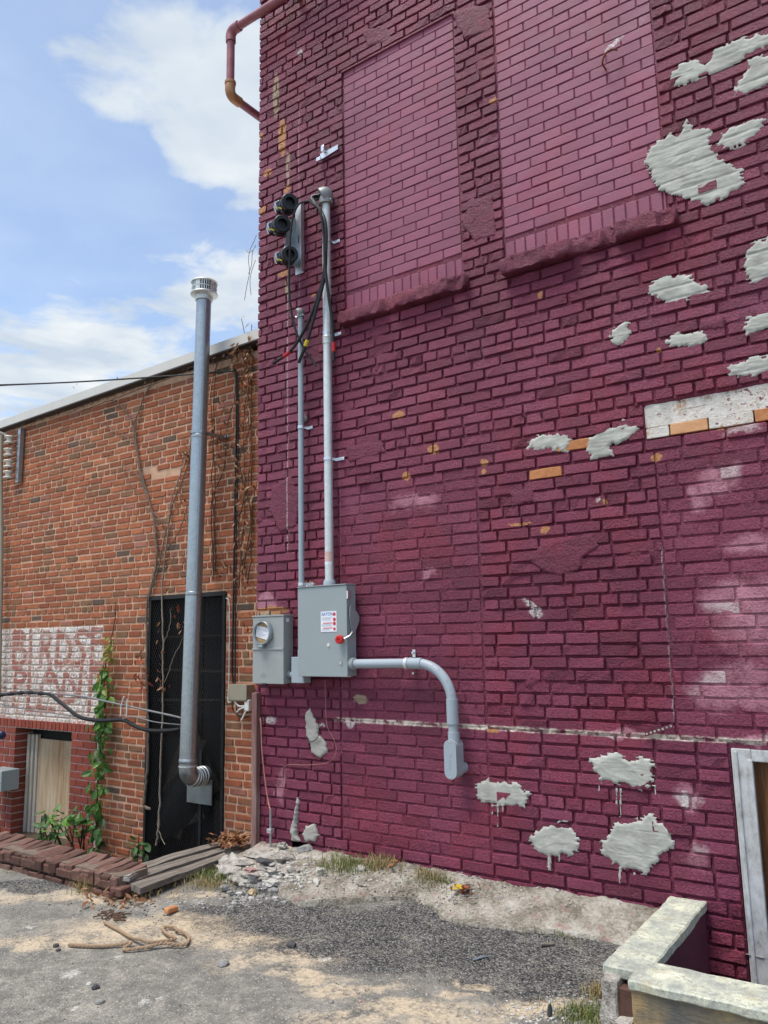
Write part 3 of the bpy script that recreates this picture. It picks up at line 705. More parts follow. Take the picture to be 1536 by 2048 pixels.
for k in range(k0, k1+1):
    zc = zb+k*CH; z0, z1 = zc-CH/2, zc+CH/2
    cuts = [(0., XR, 'old')]
    for R, nm in ((W1, 'W1'), (W2, 'W2'), (W3, 'W3'), (W4, 'W4'), (STRIP, 'strip'), (WIN, 'hole')):
        if R[2] < zc < R[3]:
            new = []
            for (a, b, kk) in cuts:
                if kk != 'old': new.append((a, b, kk)); continue
                if a < R[0]: new.append((a, min(b, R[0]), 'old'))
                new.append((max(a, R[0]), min(b, R[1]), nm))
                if b > R[1]: new.append((R[1], b, 'old'))
            cuts = [q for q in new if q[1]-q[0] > .02]
    hdr = (k % 8 == 0)
    for (a, b, kk) in cuts:
        if kk == 'hole': continue
        if kk == 'strip': fill_row(a, b, z0, z1, kk, .8 if zc > 2.565 else .215, rng.uniform(0, .1), .009, .02); continue
        if kk in ('W1', 'W2'):
            if zc < 3.81+.15: continue
            fill_row(a, b, z0, z1, kk, .208, .104*(k % 2), .0075, .003)
        elif kk == 'old':
            fill_row(a, b, z0+rng.normal(0, .001), z1, kk, .108 if hdr else .213, (.05 if hdr else 0)+(.106 if k % 2 else 0)+rng.uniform(0, .02) if a < .01 else rng.uniform(0, .15), .0092)
        else: fill_row(a, b, z0, z1, kk, .225, rng.uniform(0, .2), .009, .03)
for R, nm in ((W1, 'W1'), (W2, 'W2')):                     # soldier row on each sill
    x = R[0]
    while x < R[1]-.02:
        b = min(x+.071, R[1]); purple_brick(x+.004, b-.004, R[2]+.004, 3.81+.132, nm); x += .071
bs.finish(wall, 'purple_paint', 300, False)

# window sills: lumpy, broken
def sill(x0, x1, z0, z1, dep, breaks, seed):
    n_ = 90; m_ = 14; V = []; Fq = []
    for i in range(n_+1):
        t = i/n_; x = x0+(x1-x0)*t; brk = 0
        for (c, wd, d) in breaks: brk = max(brk, d*max(0, 1-((x-c)/wd)**4)) if abs(x-c) < wd else brk
        for j in range(m_):
            a = 2*math.pi*j/m_; cy = math.copysign(abs(math.cos(a))**.3, math.cos(a)); cz = math.copysign(abs(math.sin(a))**.3, math.sin(a))
            nn = float(fbm(x*16+seed, j*.9+seed, seed)) - .5; n2 = float(fbm(x*50, j*2.3, seed+5))-.5
            d = dep*(1-brk)+.022*nn*(1+1.5*brk)+.022*n2
            ends = min(1, min(i, n_-i)/2+.55)
            V.append((x, -.01+(-(cy+1)/2*d if cy > -2 else 0)+.02, (z0+z1)/2+cz*(z1-z0)/2*(1-.25*brk)*ends+.010*nn+.012*n2))
    for i in range(n_):
        for j in range(m_): Fq.append((i*m_+j, i*m_+(j+1) % m_, (i+1)*m_+(j+1) % m_, (i+1)*m_+j))
    mb = MB(); mb.add(V, Fq, (.5, .9, 0)); mb.f.append(tuple(range(m_))); mb.f.append(tuple(n_*m_+j for j in range(m_))[::-1])
    return mb.build('window_sill', 'purple_paint', PB, attr=True).data.polygons.foreach_set('use_smooth', [True]*(n_*m_+2))
sill(.86, 1.915, 3.705, 3.806, .075, ((1.30, .05, .55), (1.83, .06, .5)), 3)
sill(2.165, 3.25, 3.70, 3.806, .08, ((2.72, .10, .65), (2.86, .05, .8), (3.19, .05, .6)), 8)

# cement patches
def pip(px, py, poly):
    ins = np.zeros(px.shape, bool); k = len(poly)
    for i in range(k):
        x1, y1 = poly[i]; x2, y2 = poly[(i+1) % k]
        c = ((y1 > py) != (y2 > py)); xi = (x2-x1)*(py-y1)/((y2-y1)+1e-12)+x1
        ins ^= c & (px < xi)
    return ins
def patch(poly, mat='patch_cement', th=.0055, groove=.5, drips=(), seed=1, label=None):
    W = np.array([P(*q) for q in poly]); W = W.mean(0)+(W-W.mean(0))*1.07; pl = [(q[0], q[2]) for q in W]
    D = [[(P(a-w_*1.3, y0-12)[0], P(a, y0)[2]), (P(a+w_*1.3, y0-12)[0], P(a, y0)[2]), (P(a+w_*1.0, y1)[0], P(a, y1)[2]), (P(a-w_*1.0, y1)[0], P(a, y1)[2])] for (a, y0, y1, w_) in drips]
    ax_ = np.array(pl+[q for d in D for q in d]); x0, z0 = ax_.min(0)-.03; x1, z1 = ax_.max(0)+.03; st = .0055
    nx = int((x1-x0)/st)+1; nz = int((z1-z0)/st)+1
    X, Z = np.meshgrid(x0+st*np.arange(nx), z0+st*np.arange(nz), indexing='ij')
    wx = .022*(fbm(X*20, Z*60, seed, 4)-.5)+.02*(fbm(X*8, Z*14, seed+9, 2)-.5); wz = .022*(fbm(X*30, Z*30, seed+3, 4)-.5)
    M_ = pip(X+wx, Z+wz, pl)
    er = M_.copy()
    for q in range(3): e = er.copy(); e[1:] &= er[:-1]; e[:-1] &= er[1:]; e[:, 1:] &= er[:, :-1]; e[:, :-1] &= er[:, 1:]; er = e
    if mat == 'patch_cement': M_ &= er | (fbm(X*22+Z*9, Z*120, seed+40, 3) > .43)
    for d in D: M_ |= pip(X+wx*.3, Z+wz*.2, d)
    dep = np.zeros(X.shape); cur = M_.copy()
    for q in range(4):
        e = cur.copy(); e[1:] &= cur[:-1]; e[:-1] &= cur[1:]; e[:, 1:] &= cur[:, :-1]; e[:, :-1] &= cur[:, 1:]; dep += e; cur = e
    prof = np.array([-.45, .35, .75, .95, 1.])[dep.astype(int)]
    ridge = np.abs(fbm(X*9+Z*6, Z*26-X*7, seed+21, 4)-.5)
    gr = np.clip(np.cos(2*math.pi*(Z-zb-CH/2)/CH)-.7, 0, 1)/.3*groove*np.clip((fbm(X*5, Z*9, seed+30)-.30)*3, 0, 1)
    ca_ = math.cos(seed*1.7)*.5; Xs = X*(1-.2*ca_)+Z*ca_; Zs = Z-X*ca_
    Yv = -(th*prof*(.85+.5*(fbm(Xs*5, Zs*10, seed+12, 3)-.5)) + .0016*np.clip(.055-np.abs(fbm(Xs*5, Zs*16, seed+21, 3)-.5), 0, .055)/.055*(prof > .5) + (.0022 if groove > .05 else .0016)*(fbm(Xs*12, Zs*(70 if groove > .05 else 34), seed+7, 3)-.5)*(prof > .3)) + .0065*gr*(prof > .5)
    V = np.stack([X, Yv, Z], -1).reshape(-1, 3); idx = np.arange(X.size).reshape(X.shape)
    keep = M_[:-1, :-1] & M_[1:, :-1] & M_[1:, 1:] & M_[:-1, 1:]
    Fq = np.stack([idx[:-1, :-1], idx[1:, :-1], idx[1:, 1:], idx[:-1, 1:]], -1)[keep]
    u, inv = np.unique(Fq, return_inverse=True)
    c = np.array([(x0+x1)/2, 0, (z0+z1)/2])
    o = link('cement_patch', mesh_np('cement_patch', V[u]-c, inv.reshape(-1, 4)), mat, PB, c, True)
    if label: o['label'] = label
def zp(ox, oy, k, pts): return [(ox+k*a, oy+k*b) for a, b in pts]
Z2 = lambda p: zp(960, 0, .375, p); Z4 = lambda p: zp(960, 660, .375, p); Z8 = lambda p: zp(960, 1340, .375, p); Z7 = lambda p: zp(480, 1180, .3385, p)
patch(Z2([(985, 745), (1030, 690), (1060, 720), (1110, 640), (1150, 690), (1240, 690), (1225, 770), (1300, 850), (1390, 900), (1395, 970), (1330, 1020), (1270, 1060), (1200, 1085), (1140, 1070), (1080, 1040), (960, 1010), (915, 930), (890, 880), (900, 780)]), seed=1, groove=.8, label='large pale cement patch beside the upper right window')
patch(Z2([(1020, 390), (1060, 350), (1100, 330), (1180, 310), (1215, 330), (1260, 250), (1400, 200), (1500, 175), (1600, 160), (1600, 230), (1440, 290), (1330, 360), (1240, 390), (1130, 440), (1040, 460)]), seed=2, groove=.8)
patch(Z2([(1340, 530), (1360, 460), (1420, 380), (1430, 310), (1536, 285), (1640, 250), (1640, 420), (1536, 440), (1440, 490)]), seed=3, groove=.9)
patch(Z2([(1260, 780), (1290, 700), (1440, 640), (1520, 625), (1500, 710), (1400, 780), (1310, 805)]), seed=4, groove=.8)
patch(Z2([(1400, 1460), (1415, 1380), (1430, 1300), (1536, 1265), (1640, 1240), (1640, 1460), (1536, 1490), (1440, 1515)]), seed=5, groove=.9)
patch(Z2([(890, 1520), (1000, 1470), (1120, 1460), (1150, 1500), (1200, 1520), (1260, 1570), (1180, 1575), (1080, 1610), (1020, 1650), (980, 1600), (900, 1570)]), seed=6, groove=.7)
patch(Z2([(680, 1770), (740, 1715), (800, 1720), (810, 1770), (795, 1830), (720, 1840), (685, 1800)]), seed=7)
patch(Z2([(985, 1820), (1050, 1770), (1210, 1760), (1220, 1800), (1160, 1845), (1020, 1865)]), seed=8)
patch(Z2([(1405, 1790), (1420, 1690), (1536, 1650), (1620, 1630), (1620, 1740), (1536, 1760), (1440, 1800)]), seed=9)
patch(Z4([(1300, 200), (1340, 165), (1536, 130), (1640, 110), (1640, 215), (1536, 230), (1430, 260), (1340, 250)]), seed=10)
patch(Z4([(240, 650), (270, 580), (340, 545), (480, 540), (485, 600), (460, 655), (340, 640)]), seed=11, groove=.1, mat='patch_cement')
patch(Z4([(570, 590), (630, 540), (760, 480), (830, 490), (850, 540), (800, 580), (710, 620), (715, 670), (650, 690), (600, 690), (565, 650)]), seed=12, groove=.1)
patch(Z8([(590, 470), (640, 450), (720, 440), (790, 470), (870, 460), (930, 490), (930, 570), (920, 610), (850, 640), (780, 615), (640, 600), (620, 550), (595, 510)]), seed=13, groove=0., drips=((1197, 1570, 1596, 2), (1232, 1575, 1620, 2.2), (1240, 1575, 1640, 2), (1310, 1570, 1592, 2)), th=.0065)
patch(Z8([(-20, 610), (20, 600), (50, 575), (130, 595), (200, 590), (230, 630), (280, 650), (240, 700), (245, 745), (180, 730), (90, 720), (20, 720), (-20, 660)]), seed=14, groove=0., drips=((995, 1605, 1655, 2), (1005, 1610, 1625, 2.4), (984, 1608, 1630, 2)), th=.0065)
patch(Z8([(270, 880), (340, 820), (440, 825), (520, 860), (530, 910), (520, 975), (460, 995), (370, 985), (320, 990), (290, 950), (265, 915)]), seed=15, groove=0., drips=((1098, 1700, 1742, 4), (1118, 1700, 1725, 2)), th=.0065)
patch(Z8([(640, 920), (700, 870), (700, 830), (800, 805), (860, 790), (890, 760), (940, 780), (970, 830), (1020, 880), (1030, 950), (960, 985), (930, 1040), (880, 1095), (800, 1060), (750, 1055), (690, 1010), (650, 975)]), seed=16, groove=0., drips=((1239, 1735, 1768, 3), (1268, 1745, 1765, 2)), th=.0075, label='large smooth cement patch low beside the window well')
patch(Z8([(400, 800), (485, 800), (490, 825), (440, 815), (410, 820)]), seed=26, groove=0., th=.02)
patch(Z7([(385, 740), (420, 705), (440, 760), (465, 800), (465, 850), (510, 900), (515, 960), (465, 990), (420, 960), (410, 900), (390, 850)]), 'old_patch_cement', .012, 0., seed=17)
patch(Z7([(330, 1220), (352, 1260), (348, 1330), (345, 1430), (370, 1490), (310, 1480), (300, 1400), (320, 1340)]), 'old_patch_cement', .03, 0., seed=18)
patch(Z7([(390, 1390), (440, 1380), (470, 1440), (450, 1490), (390, 1490), (370, 1440)]), 'old_patch_cement', .02, 0., seed=19)
for k_, pl_ in enumerate(([(1088, 1088), (1120, 1078), (1185, 1068), (1196, 1095), (1165, 1112), (1158, 1140), (1120, 1150), (1085, 1140), (1060, 1118)], [(545, 975), (580, 955), (596, 990), (592, 1050), (560, 1062), (540, 1020)], [(940, 400), (985, 392), (990, 470), (950, 480), (925, 450)], [(900, 25), (975, 10), (980, 60), (930, 75)], [(725, 62), (770, 50), (785, 82), (735, 92)], [(1020, 985), (1065, 975), (1070, 1003), (1025, 1012)], [(690, 895), (760, 880), (770, 905), (700, 925)], [(1400, 640), (1450, 632), (1452, 655), (1405, 662)])):
    patch(pl_, purple_mat(*P(*pl_[0])[[0, 2]]), .006, .15, seed=60+k_)
# a dark knocked-out hole at the foot of the wall
# window in the well
fx0, fx1, fz0, fz1 = WIN[0]+.006, WIN[1]-.006, -.70, WIN[3]-.006
wf = MB(); cw = .092
wf.box((fx0, .006, fz0), (fx0+cw, .12, fz1), .006).box((fx1-cw, .006, fz0), (fx1, .12, fz1), .006).box((fx0+cw-.001, .010, fz1-.06), (fx1-cw+.001, .12, fz1-.001), .006).box((fx0+cw-.001, .0, fz0), (fx1-cw+.001, .14, fz0+.06), .006)
win = wf.build('window', 'white_peeling_paint', PB); win['label'] = 'white framed basement window with peeling paint in the well'
mb = MB().box((fx0+cw-.022, .001, fz0), (fx0+cw+.004, .03, fz1-.05), .005).box((fx0+.012, -.004, fz0), (fx0+.03, .02, fz1-.012), .005); mb.build('casing_bead', 'white_peeling_paint', win)
mb = MB().box((fx0+cw, .05, fz0+.06), (fx0+cw+.07, .11, fz1-.06), .004).box((fx0+cw+.07, .05, fz1-.12), (fx1-cw-.07, .11, fz1-.06), .004).box((fx1-cw-.07, .05, fz0+.06), (fx1-cw, .11, fz1-.06), .004)
mb.build('sash', 'brown_wood', win)
mb = MB().box((fx0+cw+.10, .085, fz0+.06), (fx0+cw+.125, .12, fz1-.12), .003).box((fx0+cw+.2, .09, fz0+.06), (fx0+cw+.215, .12, fz1-.12), .003); mb.build('bead', 'brown_wood', win)
MB().box((fx0+cw+.06, .122, fz0+.06), (fx1-cw-.06, .128, fz1-.1)).build('pane', 'glass_dark', win)
# corner board
c0 = P(514, 1690, -.02)
mb = MB().box((.005, -.045, -.02), (.055, .0, P(512, 1385, -.02)[2]), .006); mb.build('corner_board', 'purple_wood', PB)
# rough header ledge above the left bricked-up window
mb = MB().box((W1[0]-.01, -.004, W1[3]-.004), (W1[1]+.02, .03, W1[3]+.012), .004); mb.add([], []); mb.build('lintel_edge', 'purple_paint', PB, attr=True)

# ================================================================= RED BRICK BUILDING
RY = .35
RB = thing('brick_building', 'low red brick building with faded painted wall sign and creepers', 'building', (-2.3, RY, 0))
RX0, RX1 = -6.0, .3
def ztop(x): return 3.985+.0215*(np.asarray(x)+.37)
DOOR = (-1.672, -.688, -.60, 1.862); NEWB = (RX0, -2.36, -.60, .612); OPEN = (-3.77, -2.79, -.6, .611); ROWL = (RX0, -2.36, .612, .70); SIGN = (-4.16, -2.345, .70, 1.602)
RH = .0637
def ry(X, Z): return RY+.0065+.007*(fbm(X*15, Z*26, 41)-.5)
RWALL = None
V, Fq = sheet(RX0, RX1, -.6, 3.92, .03, ry, lambda x, z: inr(x, z, DOOR) | inr(x, z, NEWB) | inr(x, z, ROWL) | inr(x, z, SIGN) | (z > ztop(x)-.01))
rwall = link('wall', mesh_np('wall', V-np.array([-2.3, RY, 0]), Fq), 'red_mortar', RB, (-2.3, RY, 0), True)
V, Fq = sheet(SIGN[0]-.02, SIGN[1]+.02, SIGN[2]-.0, SIGN[3]+.02, .03, lambda X, Z: ry(X, Z)-.0006)
link('sign_mortar', mesh_np('sign_mortar', V-np.array([-2.3, RY, 0]), Fq), 'sign_mortar', rwall, (-2.3, RY, 0), True)
V, Fq = sheet(NEWB[0], NEWB[1], NEWB[2], ROWL[3], .03, lambda X, Z: RY+.004+.002*(fbm(X*15, Z*26, 44)-.5), lambda x, z: inr(x, z, OPEN))
link('new_mortar', mesh_np('new_mortar', V-np.array([-2.3, RY, 0]), Fq), 'grey_mortar', rwall, (-2.3, RY, 0), True)
mb = MB()
for (a, b, c, d) in ((RX0, OPEN[0], -.6, .7), (OPEN[1]+.0, DOOR[0], -.6, .7), (RX0, DOOR[0], .7, 3.85), (DOOR[1], RX1, -.6, 3.85), (DOOR[0], DOOR[1], DOOR[3], 3.85), (OPEN[0], OPEN[1], OPEN[3], .7)):
    mb.box((a, RY+.02, c), (b, RY+.32, d))
mb.build('wall_core', 'dark_mortar', RB)
rs = BrickSet()
PAL = [((.33, .105, .05), .34), ((.28, .088, .045), .24), ((.37, .128, .06), .18), ((.25, .105, .055), .12), ((.19, .10, .055), .06), ((.115, .08, .06), .018), ((.30, .12, .085), .042)]
pw = np.array([p for _, p in PAL]); pw /= pw.sum()
# letters of the faded sign: strokes in a crop of the photograph, turned to metres on the wall
def sg(x, y): q = P(0+.1693*x, 1230+.1693*y, RY); return (q[0], q[2])
STK = [[(175, 195), (160, 610)], [(175, 215), (255, 210), (290, 260), (270, 320), (235, 345), (180, 350)], [(180, 385), (260, 395), (300, 450), (290, 530), (240, 585), (160, 590)], [(190, 260), (260, 270)],
       [(365, 195), (352, 600)], [(500, 195), (480, 600)], [(500, 215), (570, 215), (600, 280), (570, 370), (500, 390)], [(520, 390), (560, 450), (590, 600)],
       [(690, 205), (665, 600)], [(690, 240), (770, 250), (825, 330), (830, 440), (800, 540), (740, 585), (670, 590)],
       [(1050, 235), (1000, 200), (930, 210), (895, 270), (920, 330), (970, 390), (990, 470), (965, 560), (910, 590), (865, 575)],
       [(1100, 180), (1080, 600)], [(1100, 185), (1215, 185)], [(1100, 330), (1180, 325)], [(1085, 585), (1190, 580)],
       [(190, 650), (160, 1060)], [(190, 655), (270, 665), (300, 730), (270, 790), (190, 800)], [(350, 635), (325, 1110)],
       [(590, 640), (520, 760), (470, 920), (455, 1080)], [(590, 640), (650, 740), (690, 900), (700, 960)], [(510, 770), (650, 770)], [(320, 1105), (640, 1125)],
       [(770, 690), (740, 960)], [(770, 690), (860, 800), (900, 960)], [(965, 640), (930, 960)], [(1080, 640), (1050, 1130)], [(1080, 660), (1190, 665)], [(870, 1000), (700, 1040)]]
SEG = [(np.array(sg(*a)), np.array(sg(*b))) for s_ in STK for a, b in zip(s_[:-1], s_[1:])]
def letter(x, z):
    d = np.full(x.shape, 9.)
    for a, b in SEG:
        ab = b-a; t = np.clip(((x-a[0])*ab[0]+(z-a[1])*ab[1])/(ab@ab), 0, 1)
        d = np.minimum(d, np.hypot(x-a[0]-t*ab[0], z-a[1]-t*ab[1]))
    return d
def red_brick(x0, x1, z0, z1):
    c = np.array([(x0+x1)/2, RY, (z0+z1)/2]); l, h = x1-x0, z1-z0
    if l < .02: return
    col = np.array(PAL[rng.choice(len(PAL), p=pw)][0])*rng.uniform(.90, 1.22)
    if inr(c[0], c[2], (SIGN[0]-.03, SIGN[1], SIGN[2], SIGN[3])):
        V, Fq = brick_geo(l, h, .05, .006, .0008, max(5, int(l/.012)), 6, .35)
        d = letter(V[:, 0]+c[0], V[:, 2]+c[2]); inn = (V[:, 0]+c[0] > SIGN[0]) & (V[:, 0]+c[0] < SIGN[1])
        pt = np.where(inn, .45+.55*np.clip((.036-d)/.012, 0, 1), 0)
        rs.add(c, V, Fq, col=col, mat='sign_brick', bka=np.stack([np.full(len(V), rng.uniform()), np.zeros(len(V)), pt], -1)); return
    V, Fq = brick_geo(l, h, .05, .006, .0007, jit=.6, y0=rng.normal(0, .0015))
    rs.add(c, V, Fq, (rng.uniform(), 0, 0), col=col)
gaps = [P(*q, RY) for q in ((302, 945), (323, 943), (344, 940))]
nk = int((3.92+.6)/RH)
for k in range(nk):
    z0 = -.6+k*RH; z1 = z0+RH; zc = (z0+z1)/2
    segs = [(RX0, RX1)]
    for R in (DOOR, (RX0-1, NEWB[1], -.7, .70)):
        if R[2] < zc < R[3]: segs = [q for (a, b) in segs for q in ((a, min(b, R[0])), (max(a, R[1]), b)) if q[1]-q[0] > .02]
    hdr = k % 7 == 2; L = .102 if hdr else .202
    for (a, b) in segs:
        x = a-rng.uniform(0, L)
        while x < b:
            l = L+rng.normal(0, .007)
            if not hdr and rng.uniform() < .06: l *= .55
            p_, q_ = max(x, a), min(x+l, b)
            if b-q_ < .04: q_ = b
            mid = (p_+q_)/2
            if q_-p_ > .03 and z1 < ztop(mid)-.005:
                if not any(abs(mid-t[0]) < .05 and abs(zc-t[2]) < RH*.5 for t in gaps):
                    red_brick(p_+.0062, q_-.0062, z0+.0064+rng.normal(0, .0012), z1-.0064+rng.normal(0, .0012))
            x = q_ if q_ > x+.001 else x+l
            if q_ >= b: break
# newer brick round the boarded opening
ncol = lambda: np.array((.27, .062, .042))*rng.uniform(.8, 1.15)
NH = .0715
k = 0; z = ROWL[2]
while z > -.6:
    for (a, b) in ((RX0, OPEN[0]), (OPEN[1], NEWB[1])):
        if a == OPEN[1]: x = a-(.0 if k % 2 else .1)
        else: x = b-(.203*int((b-a)/.203)+.203)-(.1 if k % 2 else 0)
        while x < b-.01:
            p_, q_ = max(x, a), min(x+.203, b)
            if q_-p_ > .03:
                V, Fq = brick_geo(q_-p_-.010, NH-.010, .2 if abs(q_-OPEN[0]) < .01 else .06, .003, .0004, 4, 4, .2)
                if abs(q_-OPEN[0]) < .01: V[:, 0] += .010
                rs.add(((p_+q_)/2, RY-.004, z-NH/2), V, Fq, (rng.uniform(), 0, 0), col=ncol())
            x += .203
    z -= NH; k += 1
x = RX0
while x < ROWL[1]-.02:
    V, Fq = brick_geo(.058, .080, .06, .003, .0004, 4, 4, .2)
    rs.add((x+.0335, RY-.006, (ROWL[2]+ROWL[3])/2), V, Fq, (rng.uniform(), 0, 0), col=ncol()*1.1); x += .067
rs.finish(rwall, 'red_brick', 300, False)
mb = MB().box((OPEN[0]-.001, RY+.0, -.6), (OPEN[0]-.002+.003, RY+.2, ROWL[2])); mb.build('jamb', 'grey_mortar', rwall)
# boarded opening
op = MB().box((OPEN[0]-.05, RY+.20, -.58), (OPEN[1]+.05, RY+.225, .5)).box((OPEN[0]-.02, RY+.2, .5), (OPEN[1]+.05, RY+.24, .62)).build('window', 'black_boards_and_shade', RB)  # black strip above the board paints the shadow at the opening's head
op['label'] = 'basement opening closed by a stained plywood board in cream frame'
fxl = P(76, 1550, RY+.17)[0]
MB().box((fxl, RY+.165, -.58), (OPEN[1]+.03, RY+.185, .49), .003).build('board', 'plywood', op)
xl = P(52, 1550, RY+.13)[0]; wd = (fxl-xl)/3
for i in range(3):
    MB().box((xl+wd*i+.006, RY+.12+.015*i, -.58), (xl+wd*(i+1)-.006, RY+.19, .53), .005).build('frame_strip', 'cream_wood', op)
# coping
def cop(x0, x1): return None
mb = MB(); xa, xb = RX0-.2, RX1
za, zb_ = float(ztop(xa)), float(ztop(xb))
mb.add([(xa, RY-.07, za-.012), (xb, RY-.07, zb_-.012), (xb, RY-.07, zb_+.085), (xa, RY-.07, za+.085), (xa, RY+.5, za-.012), (xb, RY+.5, zb_-.012), (xb, RY+.5, zb_+.12), (xa, RY+.5, za+.12)],
       [(0, 1, 2, 3), (3, 2, 6, 7), (0, 4, 5, 1), (4, 7, 6, 5), (0, 3, 7, 4), (1, 5, 6, 2)])
cp = mb.build('coping', 'coping_metal', RB)
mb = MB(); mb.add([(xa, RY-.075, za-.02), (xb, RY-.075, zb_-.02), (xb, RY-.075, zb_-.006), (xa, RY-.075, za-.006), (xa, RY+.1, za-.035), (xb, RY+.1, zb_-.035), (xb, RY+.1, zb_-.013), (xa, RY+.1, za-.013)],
       [(0, 1, 2, 3), (3, 2, 6, 7), (0, 4, 5, 1), (4, 7, 6, 5), (0, 3, 7, 4), (1, 5, 6, 2)]); mb.build('drip_edge_shadow', 'coping_shadow_strip', cp)  # near-black strip paints the shadow line beneath the coping
mb = MB(); mb.add([(xa, RY+.5, za+.12), (xb, RY+.5, zb_+.12), (xb, 7, zb_+.25), (xa, 7, za+.25), (xa, RY+.5, za-.2), (xb, RY+.5, zb_-.2), (xb, 7, zb_-.2), (xa, 7, za-.2)], [(0, 1, 2, 3), (4, 7, 6, 5), (0, 4, 5, 1), (2, 6, 7, 3), (0, 3, 7, 4), (1, 5, 6, 2)]); mb.build('roof', 'coping_metal', RB)
MB().box((RX0, RY+.32, -.6), (RX0+.3, 7, 3.7)).box((RX0, 6.7, -.6), (RX1, 7, 3.7)).build('side_wall', 'dark_mortar', RB)
# doorway behind a metal screen
dw = MB().box((DOOR[0], RY-.012, DOOR[2]), (DOOR[0]+.03, RY+.018, DOOR[3]), .003).box((DOOR[1]-.03, RY-.012, DOOR[2]), (DOOR[1], RY+.018, DOOR[3]), .003).box((DOOR[0]-.012, RY-.014, DOOR[3]-.03), (DOOR[1]+.01, RY+.016, DOOR[3]+.002), .003).box((-.98, RY-.004, DOOR[2]), (-.95, RY+.018, .55), .003).build('doorway', 'black_iron', RB)
dw['label'] = 'black doorway closed by a dark expanded metal screen'
x = DOOR[0]
i = 0
while x < DOOR[1]-.02:
    b = min(x+.165, DOOR[1]); MB().box((x+.003, RY+.20+.006*(i % 2), DOOR[2]), (b-.003, RY+.24, DOOR[3]-.0), .003).build('board', 'black_boards_and_shade', dw); x = b; i += 1
MB().box((DOOR[0]-.01, RY+.02, DOOR[2]), (DOOR[0]+.004, RY+.24, DOOR[3])).box((DOOR[1]-.004, RY+.02, DOOR[2]), (DOOR[1]+.01, RY+.24, DOOR[3])).box((DOOR[0], RY+.02, DOOR[3]-.004), (DOOR[1], RY+.24, DOOR[3]+.01)).build('reveal', 'black_boards_and_shade', dw)
mb = MB(); wdt = DOOR[1]-DOOR[0]; hgt_ = DOOR[3]-DOOR[2]; s_ = .030; sl = 1.7
def wire(p, q, r):
    p = np.array(p, float); q = np.array(q, float); t = q-p; nn = np.array([-t[2], 0, t[0]]); nn /= np.linalg.norm(nn); y = np.array([0, r, 0])
    mb.add([p+nn*r-y, p-nn*r-y, p-nn*r+y, p+nn*r+y, q+nn*r-y, q-nn*r-y, q-nn*r+y, q+nn*r+y], [(0, 1, 5, 4), (1, 2, 6, 5), (2, 3, 7, 6), (3, 0, 4, 7)])
for sg_ in (1, -1):
    c_ = -hgt_/sl-wdt
    while c_ < wdt+hgt_/sl:
        t0 = 0.; t1 = hgt_
        xa_ = lambda t: (c_+t/sl) if sg_ > 0 else (wdt-c_-t/sl)
        ts = [t for t in np.linspace(0, hgt_, 160) if 0 <= xa_(t) <= wdt]
        if len(ts) > 1: wire((DOOR[0]+xa_(ts[0]), RY+.005+.002*sg_, DOOR[2]+ts[0]), (DOOR[0]+xa_(ts[-1]), RY+.005+.002*sg_, DOOR[2]+ts[-1]), .0016)
        c_ += s_
mb.build('screen', 'black_iron', dw)
simple('brown_scrap', (.05, .04, .032), .8, 0, .5, 10, .4, .006)
for (x_, z_, ww_, hh_, an) in ((-1.42, .35, .12, .5, .5), (-1.25, .05, .34, .28, -.35), (-1.1, .5, .08, .7, -.55), (-1.45, -.1, .3, .2, .2), (-.85, -.05, .2, .35, .1), (-1.2, 1.2, .9, .02, .02), (-1.2, .95, .9, .02, -.02), (-1.2, 1.5, .9, .02, .0)):
    o_ = MB().box((-ww_/2, -.012, -hh_/2), (ww_/2, .012, hh_/2), .003).build('scrap_board', 'brown_scrap', dw, origin=(0, 0, 0)); o_.location = V3(x_, RY+.13+rng.uniform(-.03, .03), z_)-WP[dw]; o_.rotation_euler = (rng.uniform(-.1, .1), an, 0)
# sagging dark sheet and scraps behind the screen
pts = []
for i in range(9):
    for j in range(9):
        u_, v_ = i/8, j/8; pts.append((DOOR[0]+.1+.55*u_, RY+.10+.06*math.sin(3*u_+5*v_), .62-.9*v_*(1-.35*u_)))
mb = MB(); mb.add(pts, [(i*9+j, (i+1)*9+j, (i+1)*9+j+1, i*9+j+1) for i in range(8) for j in range(8)]); mb.build('torn_sheet', 'black_rubber', dw, True)

# ================================================================= SERVICE EQUIPMENT ON THE PURPLE WALL
def text_mesh(txt, size, org, mat, parent, name='lettering', ext=.0004):
    cu_ = bpy.data.curves.new('t', 'FONT'); cu_.body = txt; cu_.size = size; cu_.extrude = ext; cu_.align_x = 'LEFT'
    ob = bpy.data.objects.new('t', cu_); COL.objects.link(ob)
    dg = bpy.context.evaluated_depsgraph_get(); me = bpy.data.meshes.new_from_object(ob.evaluated_get(dg)); bpy.data.objects.remove(ob)
    me.transform(Matrix(((1, 0, 0, 0), (0, 0, -1, 0), (0, 1, 0, 0), (0, 0, 0, 1))))
    me.transform(Matrix.Translation(Vector(org)-Vector(WP[parent])))
    me.materials.clear(); return link(name, me, mat, parent, WP[parent])

